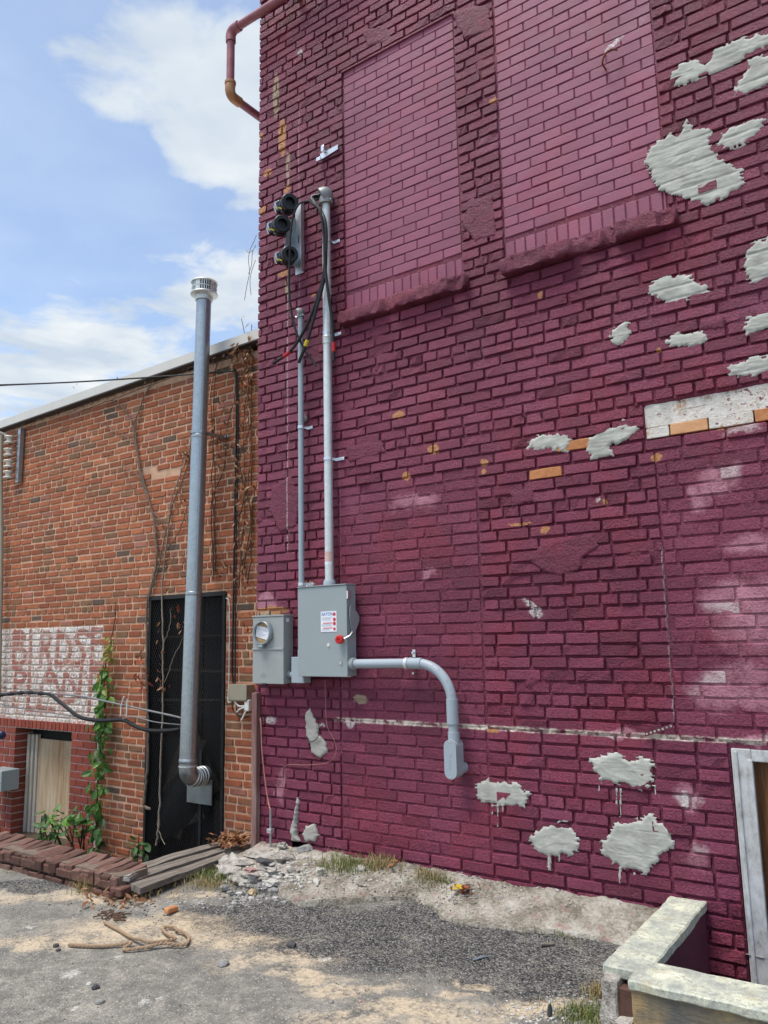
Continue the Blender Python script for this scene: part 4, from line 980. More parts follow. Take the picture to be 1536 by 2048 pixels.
# ---- safety switch (large grey box)
YF, YB = -.13, -.025
a = P(597, 1352, YF); b = P(692, 1168, YF); bx0, bx1, bz0, bz1 = a[0], b[0], a[2]+.002, b[2]
sw = thing('switch_box', 'large grey electrical safety switch box with red handle and white sticker on purple wall', 'electrical box', ((bx0+bx1)/2, YB, bz0))
MB().box((bx0, YF+.012, bz0), (bx1, YB, bz1-.004), .003).build('body', 'enamel_grey', sw)
dr = MB().box((bx0-.004, YF, bz0-.004), (bx1+.003, YF+.010, bz1-.006), .003).build('door', 'enamel_grey', sw)
MB().box((bx0-.006, YF-.006, bz1-.004), (bx1+.006, YB, bz1+.003), .001).build('rain_hood', 'enamel_shade', sw)
MB().box((bx0+.05, YB-.002, bz0-.01), (bx0+.09, -.0, bz1+.01)).box((bx1-.09, YB-.002, bz0-.01), (bx1-.05, -.0, bz1+.01)).build('mounting_strut', 'aluminium', sw)
q0 = P(642, 1264, YF-.001); q1 = P(673, 1222, YF-.001)
st = MB().box((q0[0], YF-.0022, q0[2]), (q1[0], YF-.0002, q1[2])).build('sticker', 'paper', sw)
def on(u, v): return V3(q0[0]+(q1[0]-q0[0])*u, YF-.0030, q0[2]+(q1[2]-q0[2])*v)
text_mesh('EATON', .030, on(.06, .80), 'print_blue', st)
def bar(u0, v0, u1, v1, mt, nm='print'):
    p, q = on(u0, v0), on(u1, v1); MB().box((p[0], YF-.0030, p[2]), (q[0], YF-.0021, q[2])).build(nm, mt, st)
bar(.80, .78, .94, .93, 'print_red'); bar(.80, .07, .94, .20, 'print_red'); bar(.15, .41, .75, .45, 'print_red'); bar(.15, .165, .75, .205, 'print_red')
for v in (.70, .66, .62, .57, .36, .32, .28, .12, .08): bar(.07, v, .07+rng.uniform(.45, .66), v+.012, 'print_grey')
for v in (.60, .40):
    mb = MB(); p = on(.87, v); mb.lathe([(.010, 0), (.012, 0), (.012, .001), (.010, .001)], p, (0, -1, 0), 14); mb.build('print', 'print_red', st)
# lever plate on the right flank with red knob
lp = [P(x, y, YF+.02) for x, y in ((681, 1224), (688, 1213), (705, 1240), (704, 1248), (692, 1270), (684, 1262), (679, 1240))]
xp = bx1+.012
pl = [(xp, -.005-.105*(1-t), z) for t, z in ((.02, b[2]-.155), (.22, b[2]-.135), (1., b[2]-.215), (.98, b[2]-.245), (.5, b[2]-.325), (.2, b[2]-.32), (.0, b[2]-.22))]
MB().prism(pl, (-.004, 0, 0), (.004, 0, 0)).build('lever_plate', 'enamel_shade', sw)
MB().tube([(xp+.002, -.085, b[2]-.32), (xp+.004, -.115, b[2]-.345), (xp-.02, -.15, b[2]-.365)], .006, 8).build('lever', 'zinc', sw, True)
k0_ = P(679, 1279, YF-.03); MB().lathe([(.010, -.02), (.026, -.018), (.029, -.008), (.029, .008), (.024, .014), (.012, .015), (.010, .010), (0, .010)], k0_, (.25, -1, 0), 20).build('knob', 'red_plastic', sw, True)
k1_ = P(657, 1290, YF); MB().lathe([(.012, 0), (.012, .004), (.004, .004), (.004, .002), (0, .002)], k1_, (0, -1, 0), 14).build('lock_plug', 'white_plastic', sw, True)
k2_ = P(689, 1191, YF+.02); MB().box((bx1+.002, k2_[1]-.02, k2_[2]-.025), (bx1+.014, k2_[1]+.015, k2_[2]+.03), .003).build('latch', 'zinc', sw)
k3_ = P(682, 1326, YF); MB().prism([k3_+V3(-.012, 0, 0), k3_+V3(.008, 0, -.014), k3_+V3(.008, 0, .014)], (0, -.006, 0), (0, 0, 0)).build('catch', 'zinc', sw)
k4_ = P(612, 1166, YF+.03); MB().lathe([(.007, 0), (.007, .012), (0, .014)], (bx0+.05, YF+.035, bz1+.002), (0, 0, 1), 10).build('bolt', 'zinc', sw, True)

# ---- meter box
MF, MBk = -.12, -.015
a = P(505, 1367, MF); b = P(567, 1231, MF); mx0, mx1, mz0, mz1 = a[0], b[0], a[2], b[2]
mt_ = thing('meter_box', 'smaller grey electric meter base with round socket ring and paper notice beside brick corner', 'meter box', ((mx0+mx1)/2, MBk, mz0))
MB().box((mx0+.002, MF+.006, mz0+.002), (mx1-.001, MBk, mz1-.003), .004).build('body', 'enamel_meter', mt_)
MB().box((mx0-.005, MF-.004, mz1-.004), (mx1+.005, MBk, mz1+.008), .002).build('hood', 'enamel_meter', mt_)
zr = P(530, 1298, MF)[2]
MB().box((mx0, MF, zr+.006), (mx1, MF+.012, mz1-.006), .003).build('upper_cover', 'enamel_meter', mt_)
MB().box((mx0, MF, mz0), (mx1, MF+.012, zr-.006), .003).build('lower_cover', 'enamel_meter', mt_)
MB().box((mx0, MF-.006, zr-.008), (mx1, MF+.004, zr+.008), .003).build('rib', 'enamel_meter', mt_)
cc_ = P(528.5, 1265.5, MF); R_ = .083
rg = MB().lathe([(R_-.004, .0), (R_+.006, .0), (R_+.006, .028), (R_, .036), (R_-.007, .036), (R_-.009, .028), (R_-.009, .004)], cc_, (0, -1, 0), 36).build('socket_ring', 'galvanised', mt_, True)
MB().lathe([(R_-.005, .002), (R_-.005, .012), (0, .012)], cc_, (0, -1, 0), 28).build('socket_cover', 'cardboard', mt_, True)
ca, sa = math.cos(-.16), math.sin(-.16)
def rot2(u, v): return cc_+V3(u*ca-v*sa, -.0135, u*sa+v*ca)
nt_ = MB().prism([rot2(-.068, -.035), rot2(.068, -.048), rot2(.070, .022), rot2(.052, .040), rot2(-.066, .044)], (0, -.001, 0), (0, .001, 0)).build('paper_notice', 'paper', mt_)
for v, l in ((.026, .085), (.016, .09), (.004, .05), (-.008, .075), (-.017, .07), (-.026, .045)):
    MB().prism([rot2(-.05, v), rot2(-.05+l, v), rot2(-.05+l, v-.0035), rot2(-.05, v-.0035)], (0, -.0022, 0), (0, -.0012, 0)).build('print', 'print_grey', nt_)
MB().box(cc_+V3(-.022, -.045, -R_-.022), cc_+V3(.022, -.004, -R_-.002), .004).build('ring_lock', 'galvanised', mt_)
lg = P(526, 1347, MF)
mb = MB(); mb.prism([lg+V3(-.03, 0, -.022), lg+V3(.03, 0, -.022), lg+V3(.03, 0, -.018), lg+V3(-.03, 0, -.018)], (0, -.0015, 0), (0, .001, 0))
for q in range(5): mb.box(lg+V3(-.026+.011*q, -.0015, -.014), lg+V3(-.020+.011*q, .001, -.002+.004*(q % 2)))
mb.prism([lg+V3(-.008, 0, .006), lg+V3(.008, 0, .006), lg+V3(0, 0, .022)], (0, -.0015, 0), (0, .001, 0)); mb.build('embossed_mark', 'enamel_meter', mt_)
sl_ = P(575, 1236, MF+.04); MB().box((mx1-.001, -.09, mz1-.045), (mx1+.0012, -.06, mz1-.018)).build('side_label', 'paper', mt_)
MB().box((mx0+.10, MF-.006, mz0-.010), (mx0+.14, MF+.014, mz0+.004), .002).build('hasp', 'black_iron', mt_)
for zz in (.35, .78):
    z_ = mz0+(mz1-mz0)*zz; MB().lathe([(.008, -.014), (.008, .014)], (mx0-.006, MF+.03, z_), (0, 0, 1), 8).build('hinge', 'rust', mt_)

# ---- pull box and thin riser with small weatherhead
GY = -.055
gx = P(597+5, 900, GY)[0]; gr_ = .0205
riser = thing('conduit_riser', 'thin grey plastic conduit with small weatherhead rising behind the switch box', 'conduit', (gx, GY, 1.1))
gt = P(600, 632, GY)[2]
pbz0 = P(590, 1366, -.09)[2]; pbz1 = P(590, 1314, -.09)[2]; pbx0 = P(583.5, 1340, -.09)[0]; pbx1 = pbx0+.115
MB().tube([(gx, GY, pbz1), (gx, GY, gt)], gr_, 16).build('pipe', 'pvc_grey', riser, True)
MB().box((pbx0, -.095, pbz0), (pbx1, -.018, pbz1), .004).build('pull_box', 'pvc_grey', riser)
MB().lathe([(gr_, 0), (gr_+.007, 0), (gr_+.007, .05), (gr_, .05)], (gx, GY, pbz1-.002), (0, 0, 1), 16).build('coupling', 'pvc_grey', riser, True)
MB().tube([(mx1-.01, -.06, pbz0+.055), (pbx0+.01, -.06, pbz0+.055)], .022, 14).build('nipple', 'pvc_grey', riser, True)
MB().lathe([(.022, 0), (.031, 0), (.031, .022), (.022, .022)], (mx1-.002, -.06, pbz0+.055), (1, 0, 0), 14).build('locknut', 'galvanised', riser, True)
def strap(px, py, x, y, r, parent, mat='zinc', side=1, ln=.05):
    z = P(px, py, y)[2]; mb = MB()
    arc = [(x+side*(-math.sin(t))*(-1)*(r+.002)*0+(r+.0025)*math.cos(t), y+(r+.0025)*math.sin(t)) for t in np.linspace(math.radians(170), math.radians(370), 15)]
    pts = [V3(px_, py_, z) for px_, py_ in arc]+[V3(x+side*(r+.004), -.008, z), V3(x+side*(r+ln), -.006, z)]
    for p, q in zip(pts[:-1], pts[1:]):
        t = q-p; nn = np.array([-t[1], t[0], 0]); nn = nn/(np.linalg.norm(nn)+1e-9)*.0018
        mb.add([p-nn+V3(0, 0, -.011), p+nn+V3(0, 0, -.011), q+nn+V3(0, 0, -.011), q-nn+V3(0, 0, -.011), p-nn+V3(0, 0, .011), p+nn+V3(0, 0, .011), q+nn+V3(0, 0, .011), q-nn+V3(0, 0, .011)], [(0, 3, 2, 1), (4, 5, 6, 7), (0, 1, 5, 4), (1, 2, 6, 5), (2, 3, 7, 6), (3, 0, 4, 7)])
    st_ = mb.build('strap', mat, parent)
    MB().lathe([(.008, 0), (.008, .006), (0, .008)], (x+side*(r+ln*.72), -.008, z), (0, -1, 0), 8).build('bolt', mat, st_)
strap(610, 853, gx, GY, gr_, riser); strap(610, 1168, gx, GY, gr_, riser)
def weatherhead(x, y, z, r, parent, mat, k=1.):
    """cast hood on a collar, its dark mouth turned out and down to the left"""
    d = V3(-.72, -.55, -.42); d /= np.linalg.norm(d); R_ = r*1.55; c = V3(x, y, z)+V3(-.35*r, -.25*r, 1.0*r)
    mb = MB().lathe([(R_*.93, R_*.30), (R_*1.03, R_*.30), (R_*1.05, .0), (R_*1.0, -R_*.35), (R_*.86, -R_*.70), (R_*.58, -R_*.98), (R_*.25, -R_*1.1), (0, -R_*1.13)], c, d, 26)
    mb.lathe([(r*.95, -r*.6), (r*1.22, -r*.6), (r*1.25, r*.2), (r*1.0, r*1.1), (r*.4, r*1.2)], (x, y, z), (0, 0, 1), 20)
    h = mb.build('weatherhead', 'cast_grey', parent, True)
    MB().lathe([(R_*.96, R_*.22), (R_*.96, R_*.10), (0, R_*.06)], c, d, 24).build('insert', 'black_plastic', h, True)
    for sx in (-1, 1): MB().lathe([(.006, 0), (.006, .012), (0, .014)], (x+sx*r*1.2, y-r*.4, z-.2*r), (sx, -.4, 0), 8).build('screw', 'zinc', h)
    return c+d*R_*.15
weatherhead(gx, GY, gt, gr_*1.15, riser, 'galvanised')

# ---- galvanised mast with weatherhead
MY = -.055; mx = P(656.5, 900, MY)[0]; mr_ = .0305
mast = thing('conduit_mast', 'thick pale galvanised conduit mast with large weatherhead rising from the switch box', 'conduit', (mx, MY, bz1))
mtz = P(654, 402, MY)[2]
MB().tube([(mx, MY, bz1-.002), (mx, MY, mtz)], mr_, 20).build('pipe', 'galvanised_pale', mast, True)
MB().lathe([(mr_, 0), (mr_+.012, 0), (mr_+.012, .03), (mr_+.004, .045), (mr_, .045)], (mx, MY, bz1), (0, 0, 1), 20).build('hub', 'pvc_grey', mast, True)
zc_ = P(657, 675, MY)[2]; MB().lathe([(mr_, -.05), (mr_+.004, -.048), (mr_+.004, .0), (mr_+.005, .002), (mr_+.004, .004), (mr_+.004, .05), (mr_, .052)], (mx, MY, zc_), (0, 0, 1), 20).build('coupling', 'galvanised_pale', mast, True)
za_ = P(657, 1162-32, MY)[2]; zb2 = P(657, 1162-58, MY)[2]
def wrap(z0, z1, mat, nm):
    mb = MB(); an = np.linspace(-2.4, -.3, 9); vs = [(mx+(mr_+.0006)*math.cos(t), MY+(mr_+.0006)*math.sin(t), z) for z in (z0, z1) for t in an]
    mb.add(vs, [(i, i+1, i+10, i+9) for i in range(8)]); return mb.build(nm, mat, mast, True)
simple('label_pink', (.62, .42, .38), .6, 0, .1); wrap(za_, zb2-.07, 'paper', 'label'); wrap(zb2-.068, zb2, 'label_pink', 'label')
strap(665, 478, mx, MY, mr_, mast, ln=.06); strap(668, 664, mx, MY, mr_, mast, ln=.06); strap(668, 916, mx, MY, mr_, mast, ln=.075)
whe = weatherhead(mx, MY, mtz, .042, mast, 'galvanised')
# ---- service cables hanging from the mast
def cable(pts, r, label, tape=None, mat='black_rubber', grp='service cables hanging from the mast'):
    w_ = spline([whe+rng.normal(0, .012, 3), whe+V3(-.05, -.045, -.02)+rng.normal(0, .010, 3)]+[P(*q) for q in pts[1:]], 8)
    c = MB().tube(w_, r, 8).build('cable', mat, None, True); tag(c, label, 'cable', grp)
    if tape:
        L = np.cumsum([0]+[np.linalg.norm(w_[i+1]-w_[i]) for i in range(len(w_)-1)]); tot = L[-1]
        seg = [w_[i] for i in range(len(w_)) if tot-tape[1]-.07 < L[i] < tot-tape[1]+.02]
        if len(seg) > 1: MB().tube(seg, r*1.25, 8).build('tape', tape[0], c, True)
cable([(618, 388, -.16), (598, 408, -.17), (583, 450, -.17), (579, 520, -.16), (579, 590, -.14), (588, 650, -.12), (607, 695, -.10), (632, 732, -.09)], .0085, 'thin black cable looping left below the insulators and crossing to the right')
cable([(634, 388, -.17), (645, 430, -.15), (649, 490, -.13), (647, 550, -.12), (630, 610, -.12), (606, 665, -.12), (580, 703, -.12), (546, 727, -.12)], .0115, 'black cable sweeping far left with red tape near its end', ('red_tape', .12))
cable([(638, 388, -.18), (650, 440, -.16), (652, 510, -.14), (648, 560, -.13), (632, 620, -.13), (615, 680, -.13), (597, 726, -.13)], .0115, 'black cable ending over the thin grey conduit with yellow tape', ('yellow_tape', .13))
cable([(630, 388, -.17), (640, 420, -.16), (648, 470, -.15), (650, 530, -.15), (657, 590, -.14), (664, 640, -.12), (667, 690, -.10), (667, 722, -.10)], .0115, 'black cable hanging down along the galvanised mast with red tape', ('red_tape', .08))

# ---- insulator rack
rx_ = P(600, 480, -.02); rk = thing('insulator_rack', 'aluminium wall rack carrying three black plastic cable clamps', 'insulator rack', (rx_[0], 0, P(600, 548, -.02)[2]))
rz0, rz1 = P(598, 548, -.01)[2], P(598, 410, -.01)[2]; rxx0, rxx1 = P(591, 480, -.01)[0], P(608, 480, -.01)[0]
MB().box((rxx0, -.012, rz0), (rxx1, -.006, rz1), .001).box((rxx1-.005, -.045, rz0), (rxx1, -.012, rz1), .001).build('back_plate', 'aluminium', rk)
MB().prism([(rxx0, -.012, rz0+.06), (rxx0, -.012, rz1-.1), (rxx0, -.10, rz1-.16), (rxx0, -.14, rz0+.16), (rxx0, -.10, rz0+.10)], (-.002, 0, 0), (.002, 0, 0)).build('side_plate', 'galvanised', rk)
MB().box((rxx0+.03, -.0135, (rz0+rz1)/2-.03), (rxx0+.036, -.0115, (rz0+rz1)/2+.03)).build('slot', 'black_plastic', rk)
for (px, py, yy, sc) in ((577, 409, -.13, 1.), (562, 452, -.15, 1.), (577, 512, -.13, .95)):
    c = P(px, py, yy); ax = V3(.80, -.55, -.12); ax /= np.linalg.norm(ax); r = .068*sc
    cl_ = MB().lathe([(r*.55, -.075*sc), (r*.9, -.07*sc), (r, -.05*sc), (r, -.01), (r*.86, 0), (r*.86, .02*sc), (r, .03*sc), (r, .05*sc), (r*.9, .058*sc), (r*.55, .058*sc), (r*.5, .02*sc), (0, .02*sc)], c, ax, 22).build('clamp', 'black_plastic', rk, True)
    MB().box(c+V3(-.115*sc, -.02, -.035*sc), c+V3(-.045*sc, .04, .055*sc), .008).build('clamp_block', 'black_plastic', cl_)
    MB().box(c+V3(-.135*sc, -.018, .0), c+V3(-.085*sc, .018, .06*sc), .004).build('clamp_plate', 'galvanised', cl_)
    for sx in (-.12, -.10): MB().lathe([(.007, 0), (.007, .05), (0, .052)], c+V3(sx*sc, -.005, -.03), (0, -.6, 1), 8).build('bolt', 'zinc', cl_)
    MB().tube([c+V3(.02, .02, 0), (rxx0, -.05, c[2])], .012, 8).build('spindle', 'galvanised', cl_)
    for q in range(4): MB().box(c+V3(-.062+.011*q, -r*.80, -.035-.006*q), c+V3(-.055+.011*q, -r*.80+.004, -.025-.006*q)).build('print', 'yellow_tape', cl_)

# ---- horizontal conduit, sweep and pull elbow
HY = -.085; hr = .0305
hc = thing('conduit_sweep', 'fat grey plastic conduit bending down from the switch box to an oval pull elbow', 'conduit', P(905, 1480, HY))
hz = P(760, 1328, HY)[2]
pts = [V3(bx1-.005, HY, hz), V3(P(815, 1325, HY)[0], HY, hz+.004)]
xe = P(905.5, 1440, HY)[0]; x_s = P(836, 1324, HY)[0]; Rb = xe-x_s
MB().tube(pts, hr, 18).build('pipe', 'pvc_grey', hc, True)
arc = [V3(x_s-.01, HY, hz+.004)]+[V3(x_s+Rb*math.sin(t), HY, hz+.004-Rb+Rb*math.cos(t)) for t in np.linspace(0, math.pi/2, 20)]
zc1 = P(905, 1402, HY)[2]; arc.append(V3(xe, HY, zc1-.03))
sweep = MB().tube(arc, hr*1.02, 18).build('sweep', 'pvc_grey', hc, True)
MB().tube([V3(P(818, 1325, HY)[0], HY, hz+.004), V3(x_s+.03, HY, hz+.0035)], hr*1.16, 18).build('coupling', 'pvc_grey', hc, True)
MB().lathe([(hr, 0), (hr+.011, 0), (hr+.011, .035), (hr+.004, .04), (hr, .04)], (bx1-.002, HY, hz), (1, 0, .01), 20).build('box_adapter', 'enamel_shade', hc, True)
MB().tube([(xe, HY, zc1+.012), (xe, HY, zc1-.135)], hr*1.2, 18).build('coupling', 'pvc_grey', hc, True)
zl1 = P(905, 1474, HY)[2]
MB().tube([(xe, HY, zc1-.13), (xe+.004, HY, zl1-.01)], hr*.98, 18).build('pipe', 'pvc_grey', hc, True)
MB().tube([(xe+.004, HY, zl1+.03), (xe+.004, HY, zl1-.03)], hr*1.18, 18).build('hub', 'pvc_grey', hc, True)
lw = .042; lz1, lz0 = P(900, 1478, -.11)[2], P(900, 1557, -.11)[2]
def stad(y, w_, e=0.): return [(xe+.004+w_*math.cos(t), y, lz1-lw-e+w_*math.sin(t)) for t in np.linspace(0, math.pi, 12)]+[(xe+.004+w_*math.cos(t), y, lz0+lw+e+w_*math.sin(t)) for t in np.linspace(math.pi, 2*math.pi, 12)]
lb = MB().prism(stad(0, lw-.003), (0, -.125, 0), (0, -.045, 0)).build('pull_elbow', 'pvc_grey', hc, True)
MB().prism(stad(0, lw), (0, -.138, 0), (0, -.1255, 0)).build('cover', 'pvc_grey', lb, True)
for zz in (lz1-.012, lz0+.012): MB().lathe([(.005, 0), (.005, .003), (0, .004)], (xe+.004, -.137, zz), (0, -1, 0), 8).build('screw', 'zinc', lb)
mb = MB()
for q in range(5): mb.box((xe-.006, -.1395, lz0+.06+.012*q), (xe+.006, -.137, lz0+.066+.012*q))
mb.lathe([(.010, 0), (.013, 0), (.013, .0018), (.010, .0018)], (xe+.004, -.1375, lz0+.145), (0, -1, 0), 16); mb.build('embossed_mark', 'pvc_grey', lb)
MB().tube([(xe+.012, -.06, lz0+.05), (xe+.012, .01, lz0+.05)], hr*1.1, 18).build('wall_stub', 'pvc_grey', lb, True)
zs = P(815, 1325, HY)[0]
mb = MB()
for t0, t1 in zip(np.linspace(-2.0, 2.0, 14)[:-1], np.linspace(-2.0, 2.0, 14)[1:]):
    p = [(zs+dx_, HY-(hr+.006+dr_)*math.cos(t), hz+.004+(hr+.006+dr_)*math.sin(t)) for t in (t0, t1) for dx_ in (-.011, .011) for dr_ in (0, .003)]
    mb.add(p, [(0, 2, 6, 4), (1, 5, 7, 3), (0, 4, 5, 1), (2, 3, 7, 6)])
st_ = mb.build('strap', 'zinc', hc)
for s2 in (1, -1):
    MB().box((zs-.011, -.055, hz+.004+s2*.034), (zs+.011, -.004, hz+.004+s2*.038)).box((zs-.011, -.008, hz+.004+s2*.036), (zs+.011, -.004, hz+.004+s2*.085)).build('foot', 'zinc', st_); MB().lathe([(.008, 0), (.008, .02), (0, .022)], (zs, -.006, hz+.004+s2*.065), (0, -1, 0), 8).build('bolt', 'zinc', st_)
for t in np.linspace(.5, 1.5, 7):
    for q in range(4):
        tt = t+q*.018; rr = Rb; c = V3(x_s+rr*math.sin(tt)+hr*1.03*.62*math.sin(tt), HY-hr*1.03*.79, hz+.004-Rb+rr*math.cos(tt)+hr*1.03*.62*math.cos(tt))
        if tt < math.pi/2 and rng.uniform() < .75: MB().box(c-V3(.0022, .001, .004), c+V3(.0022, .0012, .004)).build('print', 'print_grey', sweep)

# ---- little strap bracket higher up, hook, strip of perforated steel
br = P(655, 303, -.01); mb = MB(); A_, B_ = P(641, 313, -.012), P(676, 294, -.012)
mb.prism([A_+V3(0, 0, -.03), B_+V3(0, 0, -.018), B_+V3(0, 0, .02), A_+V3(0, 0, .02)], (0, -.003, 0), (0, .003, 0)).box(A_+V3(-.02, -.03, -.05), A_+V3(.02, -.004, -.02), .003).box(A_+V3(.03, -.035, .01), A_+V3(.06, -.004, .06), .006)
tag(mb.build('bracket', 'zinc', None), 'small shiny steel bracket left on the purple wall above the mast', 'bracket')
hk = P(1210, 131, 0.); w_ = [hk+V3(0, .01, -.02), hk+V3(0, -.05, -.015), hk+V3(.03, -.07, .02), hk+V3(.06, -.05, .045), hk+V3(.085, -.02, .05)]
tag(MB().tube(spline(w_, 6), .006, 8).build('hook', 'rust', None, True), 'rusty wire hook in the upper right bricked-up window', 'hook')
A_, B_ = P(1290, 1469, -.012), P(1346, 1451, -.012); d = B_-A_; mb = MB()
mb.prism([A_+V3(0, 0, -.012), B_+V3(0, 0, -.012), B_+V3(0, 0, .012), A_+V3(0, 0, .012)], (0, -.002, 0), (0, .002, 0))
o_ = mb.build('perforated_strap', 'maroon_plaster', None); tag(o_, 'short perforated steel strap along the white scrape line on the purple wall', 'strap')
for q in range(7):
    c = A_+d*(q+.5)/7; MB().lathe([(.006, 0), (.006, .0008), (0, .0008)], c+V3(0, -.0021, 0), (0, -1, 0), 8).build('perforation', 'rubble_white', o_)
ex = P(604, 838, -.01)
tag(MB().lathe([(.03, 0), (.03, .02), (.02, .03), (.008, .028), (.008, .01), (0, .01)], ex+V3(.012, .012, 0), (.3, -1, 0), 16).build('wall_anchor', 'rubble_white', None, True), 'small pale round wall anchor beside the thin grey conduit', 'anchor')
# ground rod with wire, loose wires on the wall
gp = P(541, 1690, -.06)
gd = thing('ground_rod', 'thin steel ground rod with clamp and pink wire by the corner of the purple wall', 'ground rod', gp)
MB().tube([gp+V3(0, 0, -.1), P(541, 1618, -.06)], .008, 8).build('rod', 'galvanised', gd, True)
MB().box(gp+V3(-.02, -.02, .08), gp+V3(.02, .02, .11), .004).build('clamp', 'zinc', gd)
w_ = spline([P(*q) for q in ((541, 1622, -.065), (536, 1600, -.04), (530, 1560, -.035), (524, 1500, -.035), (522, 1450, -.03), (520, 1436, -.02))], 6); MB().tube(w_, .0045, 6).build('wire', 'copper_wire', gd, True)
w_ = spline([P(*q) for q in ((650, 1360, -.03), (651, 1400, -.02), (654, 1450, -.02), (668, 1480, -.02), (672, 1505, -.02), (655, 1525, -.025), (610, 1530, -.02), (575, 1530, -.02), (560, 1548, -.02), (555, 1580, -.015))], 6)
tag(MB().tube(w_, .0018, 6).build('wire', 'copper_wire', None, True), 'thin pink wire trailing down the purple wall below the switch box', 'wire')
w_ = spline([P(*q) for q in ((625, 1423, -.02), (636, 1440, -.025), (637, 1470, -.025), (625, 1483, -.02), (612, 1478, -.015))], 6)
tag(MB().tube(w_, .0028, 6).build('wire', 'black_rubber', None, True), 'short black wire loop over the long grey cement patch', 'wire')
# ---- drain pipe at the top corner
yy = -.10; p0 = P(620, -22, yy); z1_ = p0[2]; A_ = P(462, 62, yy); B_ = P(462, 190, yy)
dp = thing('drain_pipe', 'purple-brown pipe loop sticking out past the top corner of the building', 'pipe', (A_[0], yy, B_[2]))
zt_ = A_[2]; xx = A_[0]; rr = .034
MB().tube([(1.1, yy, zt_), (xx+.06, yy, zt_)], rr, 16).build('upper_run', 'bronze_pipe', dp, True)
MB().tube([(xx, yy, zt_-.06), (xx, yy, B_[2]+.06)], rr, 16).build('drop', 'bronze_pipe', dp, True)
MB().tube([(xx, yy+.06, B_[2]), (xx, yy+1.3, B_[2]+.02)], rr, 16).build('return_run', 'bronze_pipe', dp, True)
MB().tube(spline([(xx+.10, yy, zt_), (xx+.03, yy, zt_-.005), (xx, yy, zt_-.04), (xx, yy, zt_-.11)], 6), rr*1.28, 16).build('elbow', 'bronze_pipe', dp, True)
MB().tube(spline([(xx, yy, B_[2]+.11), (xx, yy, B_[2]+.04), (xx, yy+.03, B_[2]+.003), (xx, yy+.11, B_[2])], 6), rr*1.28, 16).build('elbow', 'copper_fitting', dp, True)
for z_ in (B_[2]+.115,): MB().lathe([(rr*1.2, -.012), (rr*1.42, -.012), (rr*1.42, .012), (rr*1.2, .012)], (xx, yy, z_), (0, 0, 1), 16).build('collar', 'copper_fitting', dp, True)
MB().box((.45, yy-.01, zt_-.02), (.48, .01, zt_+.06)).build('hanger', 'rust', dp)

# ================================================================= FLUE, CABLES AND FITTINGS ON THE RED WALL
fy = .12; fb = V3(-.858, fy, .50); ft_ = V3(-.766, fy, 4.43); fd = (ft_-fb)/np.linalg.norm(ft_-fb)
fl = thing('flue_pipe', 'tall galvanised flue pipe with vented cap rising in front of the doorway', 'flue', (fb[0], fy, fb[2]))
def at(z): return fb+fd*((z-fb[2])/fd[2])
zs_ = [.50, P(388, 1190, fy)[2], P(400, 876, fy)[2], 4.43]
for i in range(3):
    r = .069-.0025*i
    MB().tube([at(zs_[i]), at(zs_[i]+.02), at(zs_[i+1]-.0), at(zs_[i+1]+.03)], [r, r, r, r-.003], 28).build('pipe_section', 'galvanised', fl, True)
    MB().tube([at(zs_[i]-.008), at(zs_[i]-.004), at(zs_[i]+.024), at(zs_[i]+.028)], [r+.001, r+.004, r+.004, r+.001], 28).build('joint_band', 'galvanised', fl, True)
    c = at(zs_[i]+.05); MB().tube([c+V3(r*.8, -r*.62, 0), at(zs_[i+1])+V3(r*.8, -r*.62, 0)], .0022, 5).build('seam', 'galvanised', fl)
MB().lathe([(.070, 0), (.076, .0), (.078, .05), (.070, .055)], at(4.40), fd, 24).build('collar', 'galvanised_pale', fl, True)
capc = at(4.45)
MB().lathe([(.06, -.02), (.117, .0), (.120, .008), (.117, .016), (.06, .018)], capc, fd, 32).build('cap_plate', 'galvanised_pale', fl, True)
MB().lathe([(.06, .028), (.112, .030), (.118, .036), (.115, .044), (.06, .05)], capc+fd*.075, fd, 32).build('cap_top', 'galvanised_pale', fl, True)
MB().lathe([(.088, 0), (.088, .11)], capc, fd, 24).build('cap_core', 'black_iron', fl)
for lev in (.020, .068):
    for k in range(34):
        if k % 9 == 0: continue
        t = 2*math.pi*k/34; c = capc+fd*(lev+.018)+V3(.104*math.cos(t), .104*math.sin(t), 0)
        MB().box((-.0035, -.002, -.018), (.0035, .002, .018), M=None).v if False else None
    mb = MB()
    for k in range(34):
        t = 2*math.pi*k/34; M_ = Matrix.Rotation(t+math.pi/2, 3, 'Z'); wv = .018 if k % 9 == 0 else .0045
        c = capc+fd*(lev+.018)+V3(.106*math.cos(t), .106*math.sin(t), 0)
        mb.box(c-V3(wv, .002, .020), c+V3(wv, .002, .020), M=M_)
    mb.lathe([(.105, 0), (.110, .0), (.110, .008), (.105, .008)], capc+fd*(lev+.036), fd, 32); mb.build('cap_louvre', 'galvanised_pale', fl)
el = spline([at(.53), at(.47), at(.42)+V3(-.002, .006, 0), at(.385)+V3(-.006, .035, 0), at(.365)+V3(-.012, .09, 0), at(.365)+V3(-.018, .15, .002), at(.365)+V3(-.022, .215, .004)], 6)
e_ = MB().tube(el, [.070]*len(el), 24).build('elbow', 'galvanised', fl, True)
mb = MB()
for k in range(5):
    i = 20+k*3
    if i+1 < len(el): mb.tube([el[i]-(el[i+1]-el[i])*.2, el[i+1]*.5+el[i]*.5, el[i+1]], [.071, .077, .071], 24, caps=False)
mb.tube([el[6]-V3(0, 0, .006), el[6]+V3(0, 0, .006)], .074, 24, caps=False); mb.build('elbow_ribs', 'galvanised_pale', e_, True)
tb0, tb1 = P(374, 1604, RY-.03), P(424, 1560, RY-.03)
